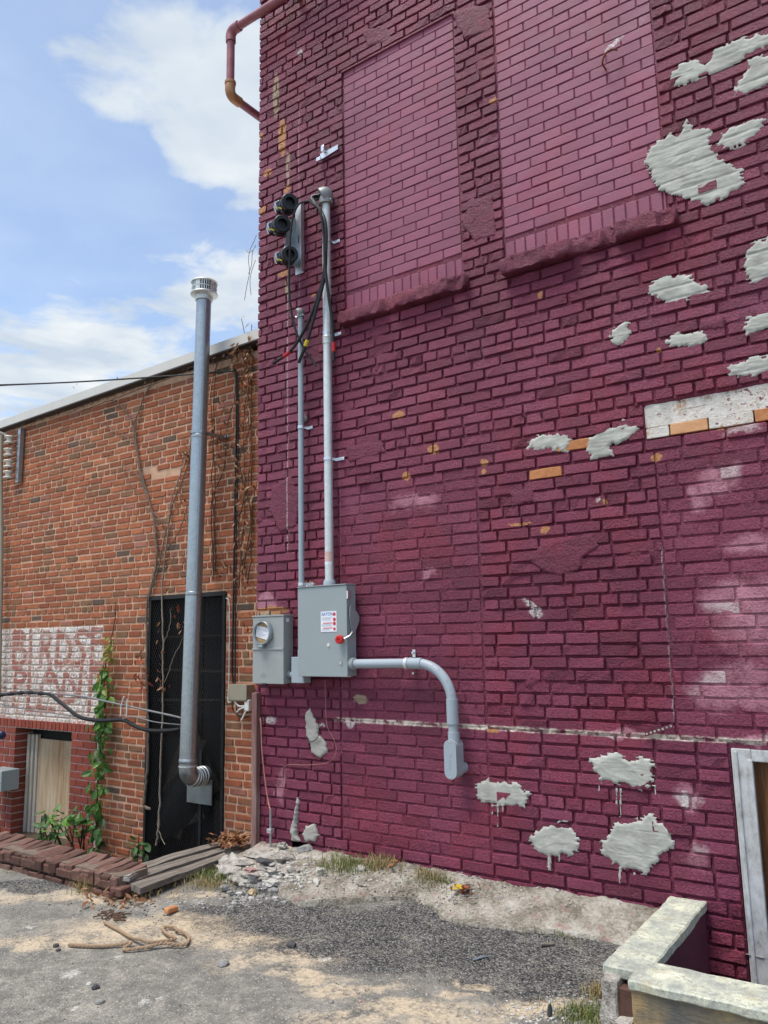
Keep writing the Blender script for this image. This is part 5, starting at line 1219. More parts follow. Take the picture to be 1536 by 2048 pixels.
MB().box((tb0[0], RY-.035, tb0[2]), (tb1[0], RY-.02, tb1[2]), .004).build('wall_thimble', 'galvanised', fl)
bz_ = P(420, 868, .2)[2]
MB().box((at(bz_)[0]+.02, fy-.02, bz_-.014), (at(bz_)[0]+.045, RY, bz_+.014), .002).box((at(bz_)[0]+.045, RY-.008, bz_-.014), (at(bz_)[0]+.13, RY-.002, bz_+.014), .002).build('bracket', 'galvanised', fl)
MB().tube([at(bz_-.012), at(bz_+.012)], .072, 24, caps=False).build('clamp_band', 'galvanised', fl, True)

def wcable(pts, r, mat, label, cat='cable', name='cable', grp=None, n_=8, nn=8):
    o = MB().tube(spline([P(*q) for q in pts], nn), r, n_).build(name, mat, None, True); return tag(o, label, cat, grp)
wcable([(-70, 777, -.4), (0, 771, -.3), (150, 764, -.15), (280, 756, .0), (390, 748, .16), (430, 745, .24), (470, 742, .31)], .0075, 'black_rubber', 'thin overhead wire crossing the sky to the flue and red wall')
wcable([(-70, 770, -.4), (0, 769, -.3), (120, 765, -.18), (230, 760, -.04)], .004, 'black_rubber', 'finer second overhead wire just above the first at the left edge')
wcable([(468, 738, .31), (472, 746, .32), (473, 800, .335), (472, 900, .335), (470, 1000, .335), (468, 1120, .335), (466, 1250, .335), (464, 1330, .335), (466, 1366, .33)], .008, 'black_rubber', 'black cable running down the red wall just right of the doorway to the tan box')
wcable([(475, 745, .32), (476, 800, .335), (476, 900, .335), (474, 1000, .335), (472, 1120, .335), (471, 1250, .335), (470, 1366, .33)], .006, 'black_rubber', 'thinner black cable beside the cable down to the tan box')
wcable([(452, 1196, .33), (458, 1204, .335), (459, 1250, .335), (458, 1350, .335), (456, 1400, .33), (462, 1404, .32)], .004, 'white_plastic', 'thin white wire along the right edge of the dark doorway')
LBx = [(-60, 1395, .02), (0, 1390, .06), (50, 1385, .1), (100, 1388, .12)]
wcable(LBx, .015, 'black_rubber', 'thick twisted black cable entering at the left edge below the sign')
wcable([(98, 1387, .12), (160, 1392, .13), (240, 1409, .15), (310, 1424, .16), (362, 1436, .2), (380, 1445, .3)], .0085, 'grey_cable', 'grey cable running taut from the twisted cable to the flue')
wcable([(100, 1388, .12), (130, 1412, .13), (160, 1434, .14), (200, 1441, .15), (245, 1440, .15), (270, 1452, .16), (300, 1461, .17), (350, 1460, .2), (375, 1450, .3)], .0175, 'black_rubber', 'thick black cable sagging from the twisted cable past the creeper')
wcable([(-40, 1395, .1), (0, 1407, .12), (60, 1420, .13), (112, 1427, .14), (150, 1433, .15), (200, 1441, .145), (235, 1440, .14), (268, 1434, .15), (310, 1444, .16), (365, 1450, .22)], .005, 'grey_cable', 'thin grey wire sagging below the other cables')
mb = MB(); tw = [P(*q) for q in LBx]; sp__ = spline(tw, 14)
for s2 in (0, math.pi): mb.tube([p+.012*V3(0, math.cos(i*.55+s2), math.sin(i*.55+s2)) for i, p in enumerate(sp__)], .0085, 6)
tag(mb.build('cable_wrap', 'black_rubber', None, True), 'spiral black wrap around the twisted cable at the left edge', 'cable')
for (q, lab) in ((((248, 1393), (243, 1410), (241, 1432)), 'white plastic tie loop hanging on the cables left of the doorway'), (((255, 1398), (254, 1415), (253, 1433)), 'shorter white plastic tie beside the larger tie loop')):
    w_ = [P(a, b, .13) for a, b in q]; tag(MB().tube(spline(w_, 5), .006, 6).build('cable_tie', 'white_plastic', None, True), lab, 'cable tie')
# tan junction box and white cable gland near the corner
a = P(459, 1402, RY-.08); b = P(494, 1370, RY-.08)
jb = thing('junction_box', 'small tan metal junction box on red wall beside the purple corner', 'junction box', ((a[0]+b[0])/2, RY, a[2]))
MB().box((a[0], RY-.085, a[2]), (b[0], RY, b[2]), .004).build('body', 'tan_box', jb); MB().box((a[0]-.004, RY-.09, a[2]+.01), (b[0]+.004, RY-.083, b[2]+.004), .003).build('lid', 'tan_box', jb)
c = P(497, 1412, RY-.06); pg = thing('cable_splice', 'white plastic cable splice with loose ends below the tan box', 'cable splice', c)
MB().box(c+V3(-.03, -.02, -.04), c+V3(.02, .02, .05), .01).build('body', 'white_plastic', pg)
for q in (((494, 1418), (488, 1430), (483, 1440)), ((492, 1414), (480, 1418), (474, 1424)), ((490, 1412), (478, 1412), (470, 1404))):
    MB().tube(spline([P(a, b, RY-.07) for a, b in q], 5), .007, 6).build('tail', 'white_plastic', pg, True)
for q, lab in ((((472, 1402), (474, 1425), (484, 1436), (498, 1432)), 'lower black wire loop hanging under the tan junction box'), (((464, 1402), (466, 1420), (478, 1432), (496, 1425)), 'upper black wire loop hanging under the tan junction box')):
    tag(MB().tube(spline([P(a, b, RY-.05) for a, b in q], 6), .0045, 6).build('wire', 'black_rubber', None, True), lab, 'wire')
# porcelain insulator rack at the far left
ri = thing('insulator_rack', 'old steel rack with four white porcelain insulators high at the left edge', 'insulator rack', P(37, 968, RY))
z0, z1 = P(37, 968, RY)[2], P(37, 862, RY)[2]; x0 = P(35, 910, RY-.05)[0]
MB().box((x0, RY-.06, z0), (x0+.05, RY-.01, z1), .003).build('channel', 'galvanised', ri)
for (px, py) in ((19, 880), (18, 905), (18, 928), (17, 950)):
    c = P(px, py, RY-.09); s_ = MB().lathe([(.02, -.045), (.055, -.042), (.06, -.032), (.05, -.022), (.032, -.012), (.03, 0), (.032, .012), (.05, .022), (.06, .032), (.055, .042), (.02, .045)], c, (0, 0, 1), 18).build('insulator', 'ceramic', ri, True)
    MB().tube([c+V3(0, 0, -.06), c+V3(0, 0, .06)], .01, 8).build('pin', 'rust', s_)
    MB().box((c[0], RY-.095, c[2]+.045), (x0+.01, RY-.08, c[2]+.055)).box((c[0], RY-.095, c[2]-.058), (x0+.01, RY-.08, c[2]-.048)).build('arm', 'rust', s_)
for q, (pts, r, mt, lab) in enumerate(((((3, 870, RY-.06), (2, 960, RY-.06), (3, 1100, RY-.06), (-2, 1400, RY-.06)), .02, 'tan_box', 'tan pipe running down the red wall at the left edge'), (((-10, 862, .1), (8, 868, .2), (16, 876, .25)), .012, 'white_plastic', 'white cable end at the porcelain insulators'))):
    wcable(pts, r, mt, lab, 'pipe' if q == 0 else 'cable', 'pipe' if q == 0 else 'cable')
a = P(9, 1583, .2); b = P(9, 1541, .2)
gb = thing('utility_box', 'pale grey utility box at the left edge on the newer red brick', 'utility box', a); MB().box((a[0]-.3, .16, a[2]), (a[0], RY, b[2]), .006).build('body', 'enamel_grey', gb)
MB().box((a[0]-.03, .157, (a[2]+b[2])/2-.012), (a[0]-.008, .1605, (a[2]+b[2])/2+.0)).build('mark', 'print_grey', gb)
c = P(2, 1470, .2); tag(MB().lathe([(0, -.04), (.03, -.035), (.042, -.01), (.042, .03), (.03, .045), (0, .05)], c, (1, -.3, 0), 18).build('blue_fitting', 'blue_plastic', None, True), 'dark blue rounded fitting at the left edge beside the boarded window', 'fitting')  # rounded blue fitting of unknown use

# ================================================================= LOW WALL, PLANKS, LEDGE, WELL
LWt = thing('low_brick_wall', 'low weathered brick kerb wall in front of the boarded window', 'brick wall', (-1.3, -.96, -.13))
mb = MB().box((-3.4, -1.07, -.5), (-.10, -.86, .034)); mb.build('core', 'dark_mortar', LWt)
def lbrick(c, l, h, dep, mat='dark_brick', rx=0., rz=0., amp=.002, b_=.008):
    V, Fq = brick_geo(l, h, dep, b_, amp, 5, 4, .7, y0=-dep/2)
    R_ = (Matrix.Rotation(rz, 3, 'Z') @ Matrix.Rotation(rx, 3, 'X')); V = V@np.array(R_).T
    link('brick', mesh_np('brick', V, Fq, {'bk': np.tile((rng.uniform(), .5, 0), (len(V), 1))}), mat, LWt, c)
for r_ in range(2):
    x = -3.3-(.1 if r_ else 0)
    while x < -.16:
        l = min(.205+rng.normal(0, .006), -.14-x)
        if l > .05: lbrick((x+l/2, -1.04+rng.normal(0, .004), -.085+.066*r_), l-.012, .056, .12, rz=rng.normal(0, .012))
        x += l
x = -3.3
while x < -.16:
    wd_ = .078+rng.normal(0, .004); zz = .040+.004*rng.normal()
    V, Fq = brick_geo(wd_-.004, .27, .06, .007, .0035, 4, 6, .8)
    V = V@np.array(Matrix.Rotation(math.radians(-90+4+rng.normal(0, 2.5)), 3, 'X')).T@np.array(Matrix.Rotation(rng.normal(.10, .05), 3, 'Z')).T
    link('brick', mesh_np('brick', V, Fq, {'bk': np.tile((rng.uniform(), .5, 0), (len(V), 1))}), 'dark_brick', LWt, (x+wd_/2, -.965+rng.normal(0, .012), zz+.0+rng.normal(0, .004))); x += wd_
lbrick((-.10, -1.02, -.045), .10, .055, .19, rz=.2); lbrick((-.055, -.93, -.05), .11, .05, .09, rz=.7); lbrick((-.14, -1.0, .015), .13, .04, .12, 'rubble_white', rz=.4, amp=.006)
# planks
pk = thing('plank_cover', 'weathered grey wooden planks laid beside the sunken doorway', 'planks', (-.15, -.55, -.03))
edges = [((-.36, -.86), (-.34, -.02)), ((-.215, -.96), (-.245, -.10)), ((-.07, -1.02), (-.15, -.16)), ((.075, -1.05), (-.06, -.20))]
for i in range(3):
    (a0, a1), (b0, b1) = edges[i], edges[i+1]; n_ = 10; V = []; g_ = .006
    for k in range(n_+1):
        t = k/n_; p = V3(*a0, 0)*(1-t)+V3(*a1, 0)*t; q = V3(*b0, 0)*(1-t)+V3(*b1, 0)*t; w_ = .010*math.sin(3*t+i)+rng.normal(0, .0012)
        ed = rng.normal(0, .003, 2)
        for (u, dz) in ((g_/.15+ed[0], -.035), (g_/.15+ed[0], 0), (.5, .003), (1-g_/.15+ed[1], 0), (1-g_/.15+ed[1], -.035)):
            x_ = p*(1-u)+q*u; V.append((x_[0], x_[1], -.012+dz+w_-.006*i))
    Fq = [(k*5+j, k*5+j+1, (k+1)*5+j+1, (k+1)*5+j) for k in range(n_) for j in range(4)]+[(k*5+4, k*5, (k+1)*5, (k+1)*5+4) for k in range(n_)]+[(0, 4, 3, 2, 1), tuple(n_*5+j for j in range(5))]
    mb = MB(); mb.add(V, Fq); mb.build('plank', 'weathered_wood', pk)
# concrete ledge
LE = [(.06, -.36), (.30, -.50), (.55, -.60), (.80, -.56), (.99, -.62), (1.25, -.42), (1.48, -.27), (1.66, -.29), (1.80, -.40), (1.95, -.42), (2.14, -.37), (2.40, -.31), (2.65, -.27), (2.93, -.30)]
ex_, ey_ = np.array(LE).T; nx, nv = 190, 30
xs_ = np.linspace(.06, 2.935, nx); V = []; 
def ledge_front(x): return np.interp(x, ex_, ey_)+.05*(float(fbm(x*9, 1.3, 77))-.5)+.03*(float(fbm(x*30, 2.3, 78))-.5)
def ledge_top(x, y):
    f_ = ledge_front(x); t = min(1., max(0., (y-.01)/(f_-.01)))
    if y < f_-.02: return float(gz(x, y))
    top = .050-.092*t+.030*(float(fbm(x*4, y*6, 61))-.5)+.034*(float(fbm(x*14, y*14, 62))-.5)+.012*(float(fbm(x*40, y*40, 63))-.5)
    return top-.02*(1-t)*(.9-x) if x < .9 else top
for x in xs_:
    f_ = ledge_front(x)
    for j in range(nv):
        t = j/(nv-3) if j < nv-2 else 1+.02*(j-nv+3); y = .01+(f_-.01)*t
        top = ledge_top(x, max(y, f_))
        V.append((x, y, top if j < nv-2 else (top-.022 if j == nv-2 else -.16)))
Fq = [(i*nv+j, i*nv+j+1, (i+1)*nv+j+1, (i+1)*nv+j) for i in range(nx-1) for j in range(nv-1)]
lo_ = link('ledge', mesh_np('ledge', V, [q[::-1] for q in Fq]), 'ledge_concrete', smooth=False)
bm = bmesh.new(); bm.from_mesh(lo_.data); bmesh.ops.recalc_face_normals(bm, faces=bm.faces[:]); bm.to_mesh(lo_.data); bm.free(); lo_.data.polygons.foreach_set('use_smooth', [True]*len(lo_.data.polygons)); lo_.data.set_sharp_from_angle(angle=math.radians(50)); lo_['kind'] = 'structure'
# window well of painted concrete
ww = thing('window_well', 'pale green painted concrete window well kerb in the right corner', 'window well', (3.0, -.95, -.1))
def lump(mb, lo, hi, seed, st=.035, amp=.006, chamfer=0.):
    lo = np.array(lo, float); hi = np.array(hi, float); d = hi-lo; bm = bmesh.new(); bmesh.ops.create_cube(bm, size=1.)
    for v in bm.verts: v.co = Vector([lo[k]+d[k]*(v.co[k]+.5) for k in range(3)])
    bmesh.ops.bevel(bm, geom=bm.edges[:], offset=.006, segments=1, affect='EDGES')
    cuts = [int(d[k]/st) for k in range(3)]
    for k in range(3):
        for c_ in range(1, cuts[k]):
            pl_ = [0, 0, 0]; pl_[k] = lo[k]+d[k]*c_/cuts[k]; nn = [0, 0, 0]; nn[k] = 1
            bmesh.ops.bisect_plane(bm, geom=bm.verts[:]+bm.edges[:]+bm.faces[:], plane_co=pl_, plane_no=nn)
    for v in bm.verts:
        p = v.co*13+Vector((seed, seed*2, 0)); v.co += Vector((mnoise.noise(p), mnoise.noise(p+Vector((9, 0, 0))), mnoise.noise(p+Vector((0, 9, 0)))))*amp
    bm.verts.index_update(); mb.add([v.co[:] for v in bm.verts], [[v.index for v in f.verts] for f in bm.faces]); bm.free(); return mb
WT = .128
lump(MB(), (2.925, -1.0, WT-.045), (3.105, -.006, WT), 1, .035, .007).build('cap', 'well_paint', ww, True)['label'] = 'pale flaking top of the side kerb'
lump(MB(), (3.055, -1.09, WT-.040), (4.8, -.86, WT-.002), 2, .035, .007).build('cap', 'well_paint', ww, True)['label'] = 'pale flaking top of the front kerb'
lump(MB(), (2.935, -.93, -.75), (3.095, -.008, WT-.035), 3, .05, .006).build('side_wall', 'maroon_plaster', ww, True)
lump(MB(), (3.06, -1.078, -.75), (4.79, -.87, WT-.03), 4, .04, .007).build('front_wall', 'well_side', ww, True)
lump(MB(), (4.62, -.86, -.75), (4.79, -.008, WT-.01), 11, .06, .005).build('side_wall', 'well_paint', ww, True)
# broken, plastered corner
lump(MB(), (2.93, -1.06, -.14), (3.0, -.9, WT-.03), 5, .03, .014).build('corner_plaster', 'rubble_white', ww, True)
lump(MB(), (2.985, -1.045, -.10), (3.075, -.93, WT-.06), 6, .03, .01).build('exposed_brick', 'dark_brick', ww, True)
lump(MB(), (2.99, -1.10, -.085), (3.06, -1.02, -.03), 7, .025, .012).build('loose_lump', 'rubble_white', ww, True)
lump(MB(), (2.88, -1.16, -.17), (3.10, -1.0, -.095), 8, .03, .012).build('footing', 'ledge_concrete', ww, True)

# ================================================================= RUBBLE AND STONES
def stone_mesh(seed, sub=1, amp=.35, sq=(1, 1, .7)):
    bm = bmesh.new(); bmesh.ops.create_icosphere(bm, subdivisions=sub, radius=1.)
    for v in bm.verts:
        k = 1+amp*mnoise.noise(v.co*1.3+Vector((seed*3.1, seed, 0)))+amp*.5*mnoise.noise(v.co*3+Vector((0, seed, 5)))+amp*.3*mnoise.noise(v.co*7+Vector((0, seed, 9)))
        v.co = Vector((v.co.x*k*sq[0], v.co.y*k*sq[1], v.co.z*k*sq[2]))
    bm.verts.index_update(); V = np.array([v.co[:] for v in bm.verts]); Fq = np.array([[v.index for v in f.verts] for f in bm.faces]); bm.free(); return V, Fq
STN = [stone_mesh(i) for i in range(10)]
def scatter(name, pts, mat, label=None, kind='stuff'):
    VV = []; FF = []; off = 0; BB = []
    for (x, y, z, r) in pts:
        V, Fq = STN[rng.integers(len(STN))]; a = rng.uniform(0, 6.28); c_, s_ = math.cos(a), math.sin(a)
        W = V*r*np.array([rng.uniform(.8, 1.3), rng.uniform(.7, 1.1), rng.uniform(.6, 1.)]); W = np.stack([W[:, 0]*c_-W[:, 1]*s_, W[:, 0]*s_+W[:, 1]*c_, W[:, 2]], -1)+np.array([x, y, z])
        VV.append(W); FF.append(Fq+off); off += len(V); BB.append(np.tile((rng.uniform(), 0, 0), (len(V), 1)))
    o = link(name, mesh_np(name, np.vstack(VV), np.vstack(FF), {'bk': np.vstack(BB)}), mat); o['kind'] = kind
    return o
def blob_pts(px, py, rx, ry, n_, r0, r1, z=-.07):
    out = []
    for _ in range(n_):
        q = G(px+rng.normal(0, rx), py+rng.normal(0, ry), z); out.append((q[0], q[1], (ledge_top(q[0], q[1]) if .08 < q[0] < 2.9 and q[1] < 0 else float(gz(q[0], q[1])))+.002, rng.uniform(r0, r1)))
    return out
n1, n2, n3 = [], [], []
for _ in range(2600):
    x, y = rng.uniform(-1., 3.), rng.uniform(-2.6, -.2)
    if x < -.3 and y > -1.1: continue
    if x > 2.85 and y > -1.15: continue
    r = rng.uniform(.0015, .0045); (n1, n2, n3)[rng.choice(3, p=[.4, .35, .25])].append((x, y, float(gz(x, y))+.001, r))
n1 += blob_pts(520, 1760, 40, 12, 120, .006, .02, -.0); n2 += blob_pts(560, 1730, 40, 16, 160, .006, .022, .02); n3 += blob_pts(480, 1785, 30, 6, 40, .006, .014)
n1 += blob_pts(1180, 2010, 60, 14, 120, .003, .012); n2 += blob_pts(1090, 2020, 60, 14, 120, .003, .01); n3 += blob_pts(240, 1810, 60, 10, 60, .003, .009)
n2 += blob_pts(640, 1745, 90, 14, 260, .003, .009, .01); n1 += blob_pts(850, 1765, 140, 12, 260, .003, .009, .0); n2 += blob_pts(1080, 1800, 120, 14, 200, .003, .008, .0); n3 += blob_pts(900, 1775, 160, 14, 200, .002, .006, .0)
n2 += blob_pts(420, 1800, 60, 8, 80, .003, .01); n1 += blob_pts(930, 1790, 40, 6, 40, .005, .012, .01); n3 += blob_pts(560, 1850, 200, 30, 200, .0015, .004)
tag(scatter('gravel', n1, 'stone_grey'), 'grey gravel scattered over the asphalt', 'gravel'); tag(scatter('gravel', n2, 'stone_pale'), 'pale gravel and mortar crumbs scattered over the ground', 'gravel'); tag(scatter('gravel', n3, 'stone_dark'), 'dark grit scattered over the ground', 'gravel')
def rock(px, py, r, mat, label, cat='stone', name='stone', z=-.07, sq=(1, 1, .7), amp=.35, yoff=0., sub=2, rz=None):
    q = G(px, py, z); V, Fq = stone_mesh(rng.integers(1000), sub, amp, sq); a = rng.uniform(0, 6.28) if rz is None else rz; M_ = np.array(Matrix.Rotation(a, 3, 'Z'))
    o = link(name, mesh_np(name, (V*r)@M_.T, Fq), mat, None, (q[0], q[1], (float(gz(q[0], q[1])) if z < -.05 else ledge_top(q[0], q[1]))+r*sq[2]*.35)); tag(o, label, cat); return o
rk_ = thing('rubble_heap', 'heap of broken white concrete rubble at the corner of the purple wall', 'rubble', (.35, -.3, -.05))
for (px, py, r, sq, mt, z) in ((470, 1728, .15, (1.3, .8, .45), 'rubble_white', -.03), (520, 1712, .13, (1.2, .7, .4), 'rubble_white', -.0), (500, 1755, .11, (1.2, .9, .5), 'rubble_white', -.03), (455, 1752, .10, (1, 1, .7), 'rubble_white', -.06), (540, 1740, .09, (1.3, .8, .6), 'rubble_white', -.0), (570, 1715, .08, (1, 1, .7), 'rubble_white', .02), (610, 1700, .06, (1, 1, .8), 'stone_grey', .04), (585, 1745, .07, (1.2, .8, .6), 'rubble_white', 0), (530, 1722, .05, (1.6, .7, .5), 'stone_dark', .05),
                               (545, 1765, .05, (1.2, .9, .7), 'stone_pale', -.02), (640, 1740, .035, (1.2, 1, .8), 'stone_pale', .03), (515, 1775, .04, (1, 1, .8), 'stone_grey', -.05), (500, 1740, .045, (1.2, .8, .6), 'stone_pink', .04), (450, 1775, .035, (1, 1, .8), 'stone_grey', -.06), (505, 1785, .035, (1, 1, .8), 'sandstone', -.06), (565, 1690, .05, (1, .8, .6), 'rubble_white', .05)):
    r *= .8; q = G(px, py, z); V, Fq = stone_mesh(rng.integers(1000), 3 if r > .05 else 2, .8, (sq[0], sq[1], sq[2]*.75))
    link('chunk', mesh_np('chunk', V*r, Fq), mt, rk_, (q[0], q[1], z))
q = G(342, 1821, -.07); lb_ = MB(); lump(lb_, (-.045, -.018, -.015), (.045, .018, .015), 9, .02, .005)
o = lb_.build('brick_fragment', 'orange_brick', None, True); o.location = (q[0], q[1], -.065); o.rotation_euler = (0, .12, math.radians(100)); tag(o, 'broken orange brick fragment on the asphalt right of the kerb wall', 'brick fragment')
rock(447, 1921, .035, 'stone_grey', 'flat grey stone flake lying on the sand', sq=(1.2, .9, .35)); rock(192, 1968, .02, 'stone_dark', 'small black coal-like lump on the asphalt near the left'); rock(178, 1961, .012, 'stone_pale', 'small white pebble beside the black lump'); rock(200, 1996, .02, 'stone_grey', 'grey pebble nearest the bottom left', sq=(1.2, .9, .6))
rock(112, 1885, .016, 'stone_dark', 'dark pebble left of the rope end'); rock(117, 1893, .013, 'stone_dark', 'smaller dark pebble under the one left of the rope'); rock(583, 1886, .025, 'stone_dark', 'dark lumpy clod at the edge of the sand and fresh asphalt'); rock(662, 1998, .012, 'stone_grey', 'grey pebble at the bottom of the sand tongue')
rock(720, 1997, .009, 'stone_pink', 'tiny red chip on the sand near the bottom'); rock(1100, 2027, .028, 'stone_dark', 'upright dark slate chip near the well corner', sq=(.5, .3, 1.4)); rock(722, 1742, .03, 'stone_pale', 'white stone among grass on the concrete ledge', z=.02); rock(724, 1767, .035, 'rubble_white', 'flat white stone lying on the concrete ledge', z=-.0, sq=(1.2, .8, .4)); rock(633, 1762, .03, 'stone_pale', 'pair of pale stones on the left part of the ledge', z=-.0, sq=(1.6, .7, .6))
b_ = G(945, 1920, -.078); tag(MB().tube([b_, b_+V3(.03, .05, .004), b_+V3(.05, .085, .0)], .006, 8).build('bolt', 'galvanised', None), 'steel bolt lying on the fresh asphalt', 'bolt')
b_ = G(1095, 1893, -.07); o = MB().box((-.04, -.012, -.006), (.04, .012, .006), .003).build('wood_chip', 'weathered_wood', None); o.location = (b_[0], b_[1], -.06); o.rotation_euler = (0, .1, .9); tag(o, 'dark wood chip by the ledge right end', 'wood chip')

# ---- rope
def twist(path, r, name, label):
    pts = spline(path, 14); mb = MB(); L = 0.; ph = []
    for i in range(len(pts)):
        if i: L += np.linalg.norm(pts[i]-pts[i-1])
        ph.append(L)
    for k in range(3):
        st_ = []
        for i, p in enumerate(pts):
            t = pts[min(i+1, len(pts)-1)]-pts[max(i-1, 0)]; t /= np.linalg.norm(t)+1e-9; sd_ = np.cross(t, [0, 0, 1.]); sd_ /= np.linalg.norm(sd_)+1e-9; up = np.cross(sd_, t)
            a = ph[i]*95+k*2.094; st_.append(p+r*.52*(math.cos(a)*sd_+math.sin(a)*up))
        mb.tube(st_, r*.56, 6)
    return tag(mb.build(name, 'rope_fibre', None, True), label, 'rope')
def gp_(px, py, z=-.07):
    q = G(px, py, -.078); q[2] = float(gz(q[0], q[1]))+.011+(z+.072); return q
twist([gp_(*q) for q in ((137, 1889, -.072), (165, 1891, -.07), (203, 1893, -.07), (240, 1891, -.068), (262, 1891, -.06), (246, 1900, -.07), (262, 1902, -.068), (291, 1900, -.066), (325, 1894, -.058), (352, 1893, -.064), (371, 1891, -.066), (377, 1878, -.066), (366, 1869, -.066), (352, 1866, -.06), (349, 1859, -.066), (330, 1858, -.066), (326, 1864, -.066), (338, 1876, -.062), (350, 1884, -.055), (338, 1891, -.05), (300, 1896, -.05), (283, 1890, -.052), (262, 1878, -.066), (240, 1863, -.07), (222, 1853, -.07), (208, 1843, -.068))], .0085, 'rope', 'frayed tan rope lying looped on the asphalt')
tp = thing('twig_pile', 'small pile of short brown twigs behind the rope', 'twigs', gp_(222, 1832))
for i in range(18):
    a = gp_(215+rng.uniform(-10, 24), 1832+rng.uniform(-7, 7), -.075); d = rng.uniform(0, 3.14)
    MB().tube(spline([a, a+V3(.03*math.cos(d), .03*math.sin(d), .008), a+V3(.07*math.cos(d+.5), .07*math.sin(d+.5), .0)], 4), .0042, 6).build('twig', 'bark_brown', tp, True)

# ================================================================= PLANTS
def leaf(mb, base, d, up, L, Wd, rnd, curl=.25):
    d = d/np.linalg.norm(d); sd_ = np.cross(d, up); sd_ /= np.linalg.norm(sd_)+1e-9; nn = np.cross(sd_, d)
    prof = [(0, .0), (.25, .75), (.5, 1.), (.78, .6), (1., .0)]; vs = []; 
    for t, w_ in prof:
        c = base+d*L*t-nn*curl*L*t*t
        if w_ == 0: vs.append(c)
        else: vs += [c-sd_*Wd*w_/2+nn*Wd*.16*w_, c, c+sd_*Wd*w_/2+nn*Wd*.16*w_]
    fs = [(0, 1, 2), (0, 2, 3), (1, 4, 5, 2), (2, 5, 6, 3), (4, 7, 8, 5), (5, 8, 9, 6), (7, 10, 8), (8, 10, 9)]
    mb.add(vs, fs, (rnd, 0, 0))
def leafmesh(seed, L=1., Wd=.6):
    r_ = np.random.default_rng(seed); mb = MB(); leaf(mb, V3(0, 0, 0), V3(0, 0, -1), V3(0, -1, 0), L, Wd*r_.uniform(.85, 1.15), r_.uniform(), r_.uniform(.1, .4)); return mb.mesh('leaf', (0, 0, 0), True)
def vine(pts, r0, r1, mat, jit=.012, n_=7, y=RY-.02):
    w_ = spline([P(p[0], p[1], p[2] if len(p) > 2 else y) for p in pts], n_); k = len(w_)
    w_ = [p+rng.normal(0, jit*.35, 3)*V3(1, .5, .6) for p in w_]
    return w_, list(1.35*np.linspace(r0, r1, k))
# green creeper: every leaf its own part
gc = thing('creeper', 'green leafy creeper climbing the red wall between boarded window and doorway', 'creeper', P(195, 1695, RY-.05))
gpth = [(196, 1700), (192, 1640), (196, 1580), (199, 1520), (203, 1460), (206, 1400), (211, 1340), (218, 1295), (228, 1250), (232, 1205)]
w_, rr_ = vine(gpth, .008, .003, 'bark_brown'); MB().tube(w_, rr_, 6).build('stem', 'bark_brown', gc, True)
LM = {m_: [leafmesh(i+k*20) for i in range(6)] for k, m_ in enumerate(('leaf_green', 'leaf_yellow_green', 'leaf_dark_green'))}
for m_, L in LM.items():
    for me in L: me.materials.append(MAT[m_])
def put_leaf(parent, c, L, tilt, roll, yaw, m_):
    o = bpy.data.objects.new('leaf', LM[m_][rng.integers(6)]); COL.objects.link(o); o.parent = parent; o.location = c-WP[parent]; o.scale = (L, L, L); o.rotation_euler = (tilt, roll, yaw); WP[o] = c
for i in range(230):
    t = rng.uniform(0, 1)**.9; y = 1700-t*430; x = np.interp(-y, [-a[1] for a in gpth], [a[0] for a in gpth])
    c = P(x+rng.normal(0, 9.5-4*t), y, RY-.035-rng.uniform(0, .08)); m_ = 'leaf_yellow_green' if y < 1340+rng.normal(0, 20) else ('leaf_green' if y < 1620 else 'leaf_dark_green')
    put_leaf(gc, c, rng.uniform(.045, .105)*(.7 if y < 1340 else 1.), rng.normal(-.55, .35), rng.normal(0, .55), rng.normal(.5, .7), m_)
w_, rr_ = vine([(232, 1205), (233, 1235), (229, 1260)], .004, .004, 'bark_brown'); 
# broad-leaf plant behind the kerb wall
bp = thing('leafy_plant', 'low green leafy plant growing behind the brick kerb wall', 'plant', P(125, 1690, -.35))
for (px, n_) in ((100, 16), (125, 20), (150, 16), (85, 10), (165, 10)):
    c0 = P(px, 1688, -.55+rng.uniform(-.1, .15)); c0[2] = -.05
    for i in range(n_):
        yaw = rng.uniform(0, 6.28); h = rng.uniform(.02, .2); c = c0+V3(rng.normal(0, .06), rng.normal(0, .05), h)
        put_leaf(bp, c, rng.uniform(.065, .115), rng.uniform(.9, 1.9), rng.normal(0, .25), yaw, 'leaf_green' if rng.uniform() < .6 else 'leaf_dark_green')
    for i in range(4): MB().tube(spline([c0+V3(0, 0, -.35), c0+V3(rng.normal(0, .03), rng.normal(0, .03), -.1), c0+V3(rng.normal(0, .06), rng.normal(0, .06), .12)], 4), .005, 5).build('stem', 'leaf_dark_green', bp)
sp2 = thing('seedling', 'small plant with pointed leaves at the foot of the doorway', 'plant', P(274, 1720, -.1))
for i in range(22):
    c = P(274+rng.normal(0, 9), 1700+rng.uniform(-30, 24), -.1+rng.normal(0, .04)); put_leaf(sp2, c, rng.uniform(.06, .10), rng.uniform(.2, 1.3), rng.normal(0, .4), rng.uniform(0, 6.28), 'leaf_dark_green')
MB().tube(spline([P(274, 1738, -.1), P(276, 1700, -.1), P(278, 1668, -.1)], 5), .004, 6).build('stem', 'bark_brown', sp2)
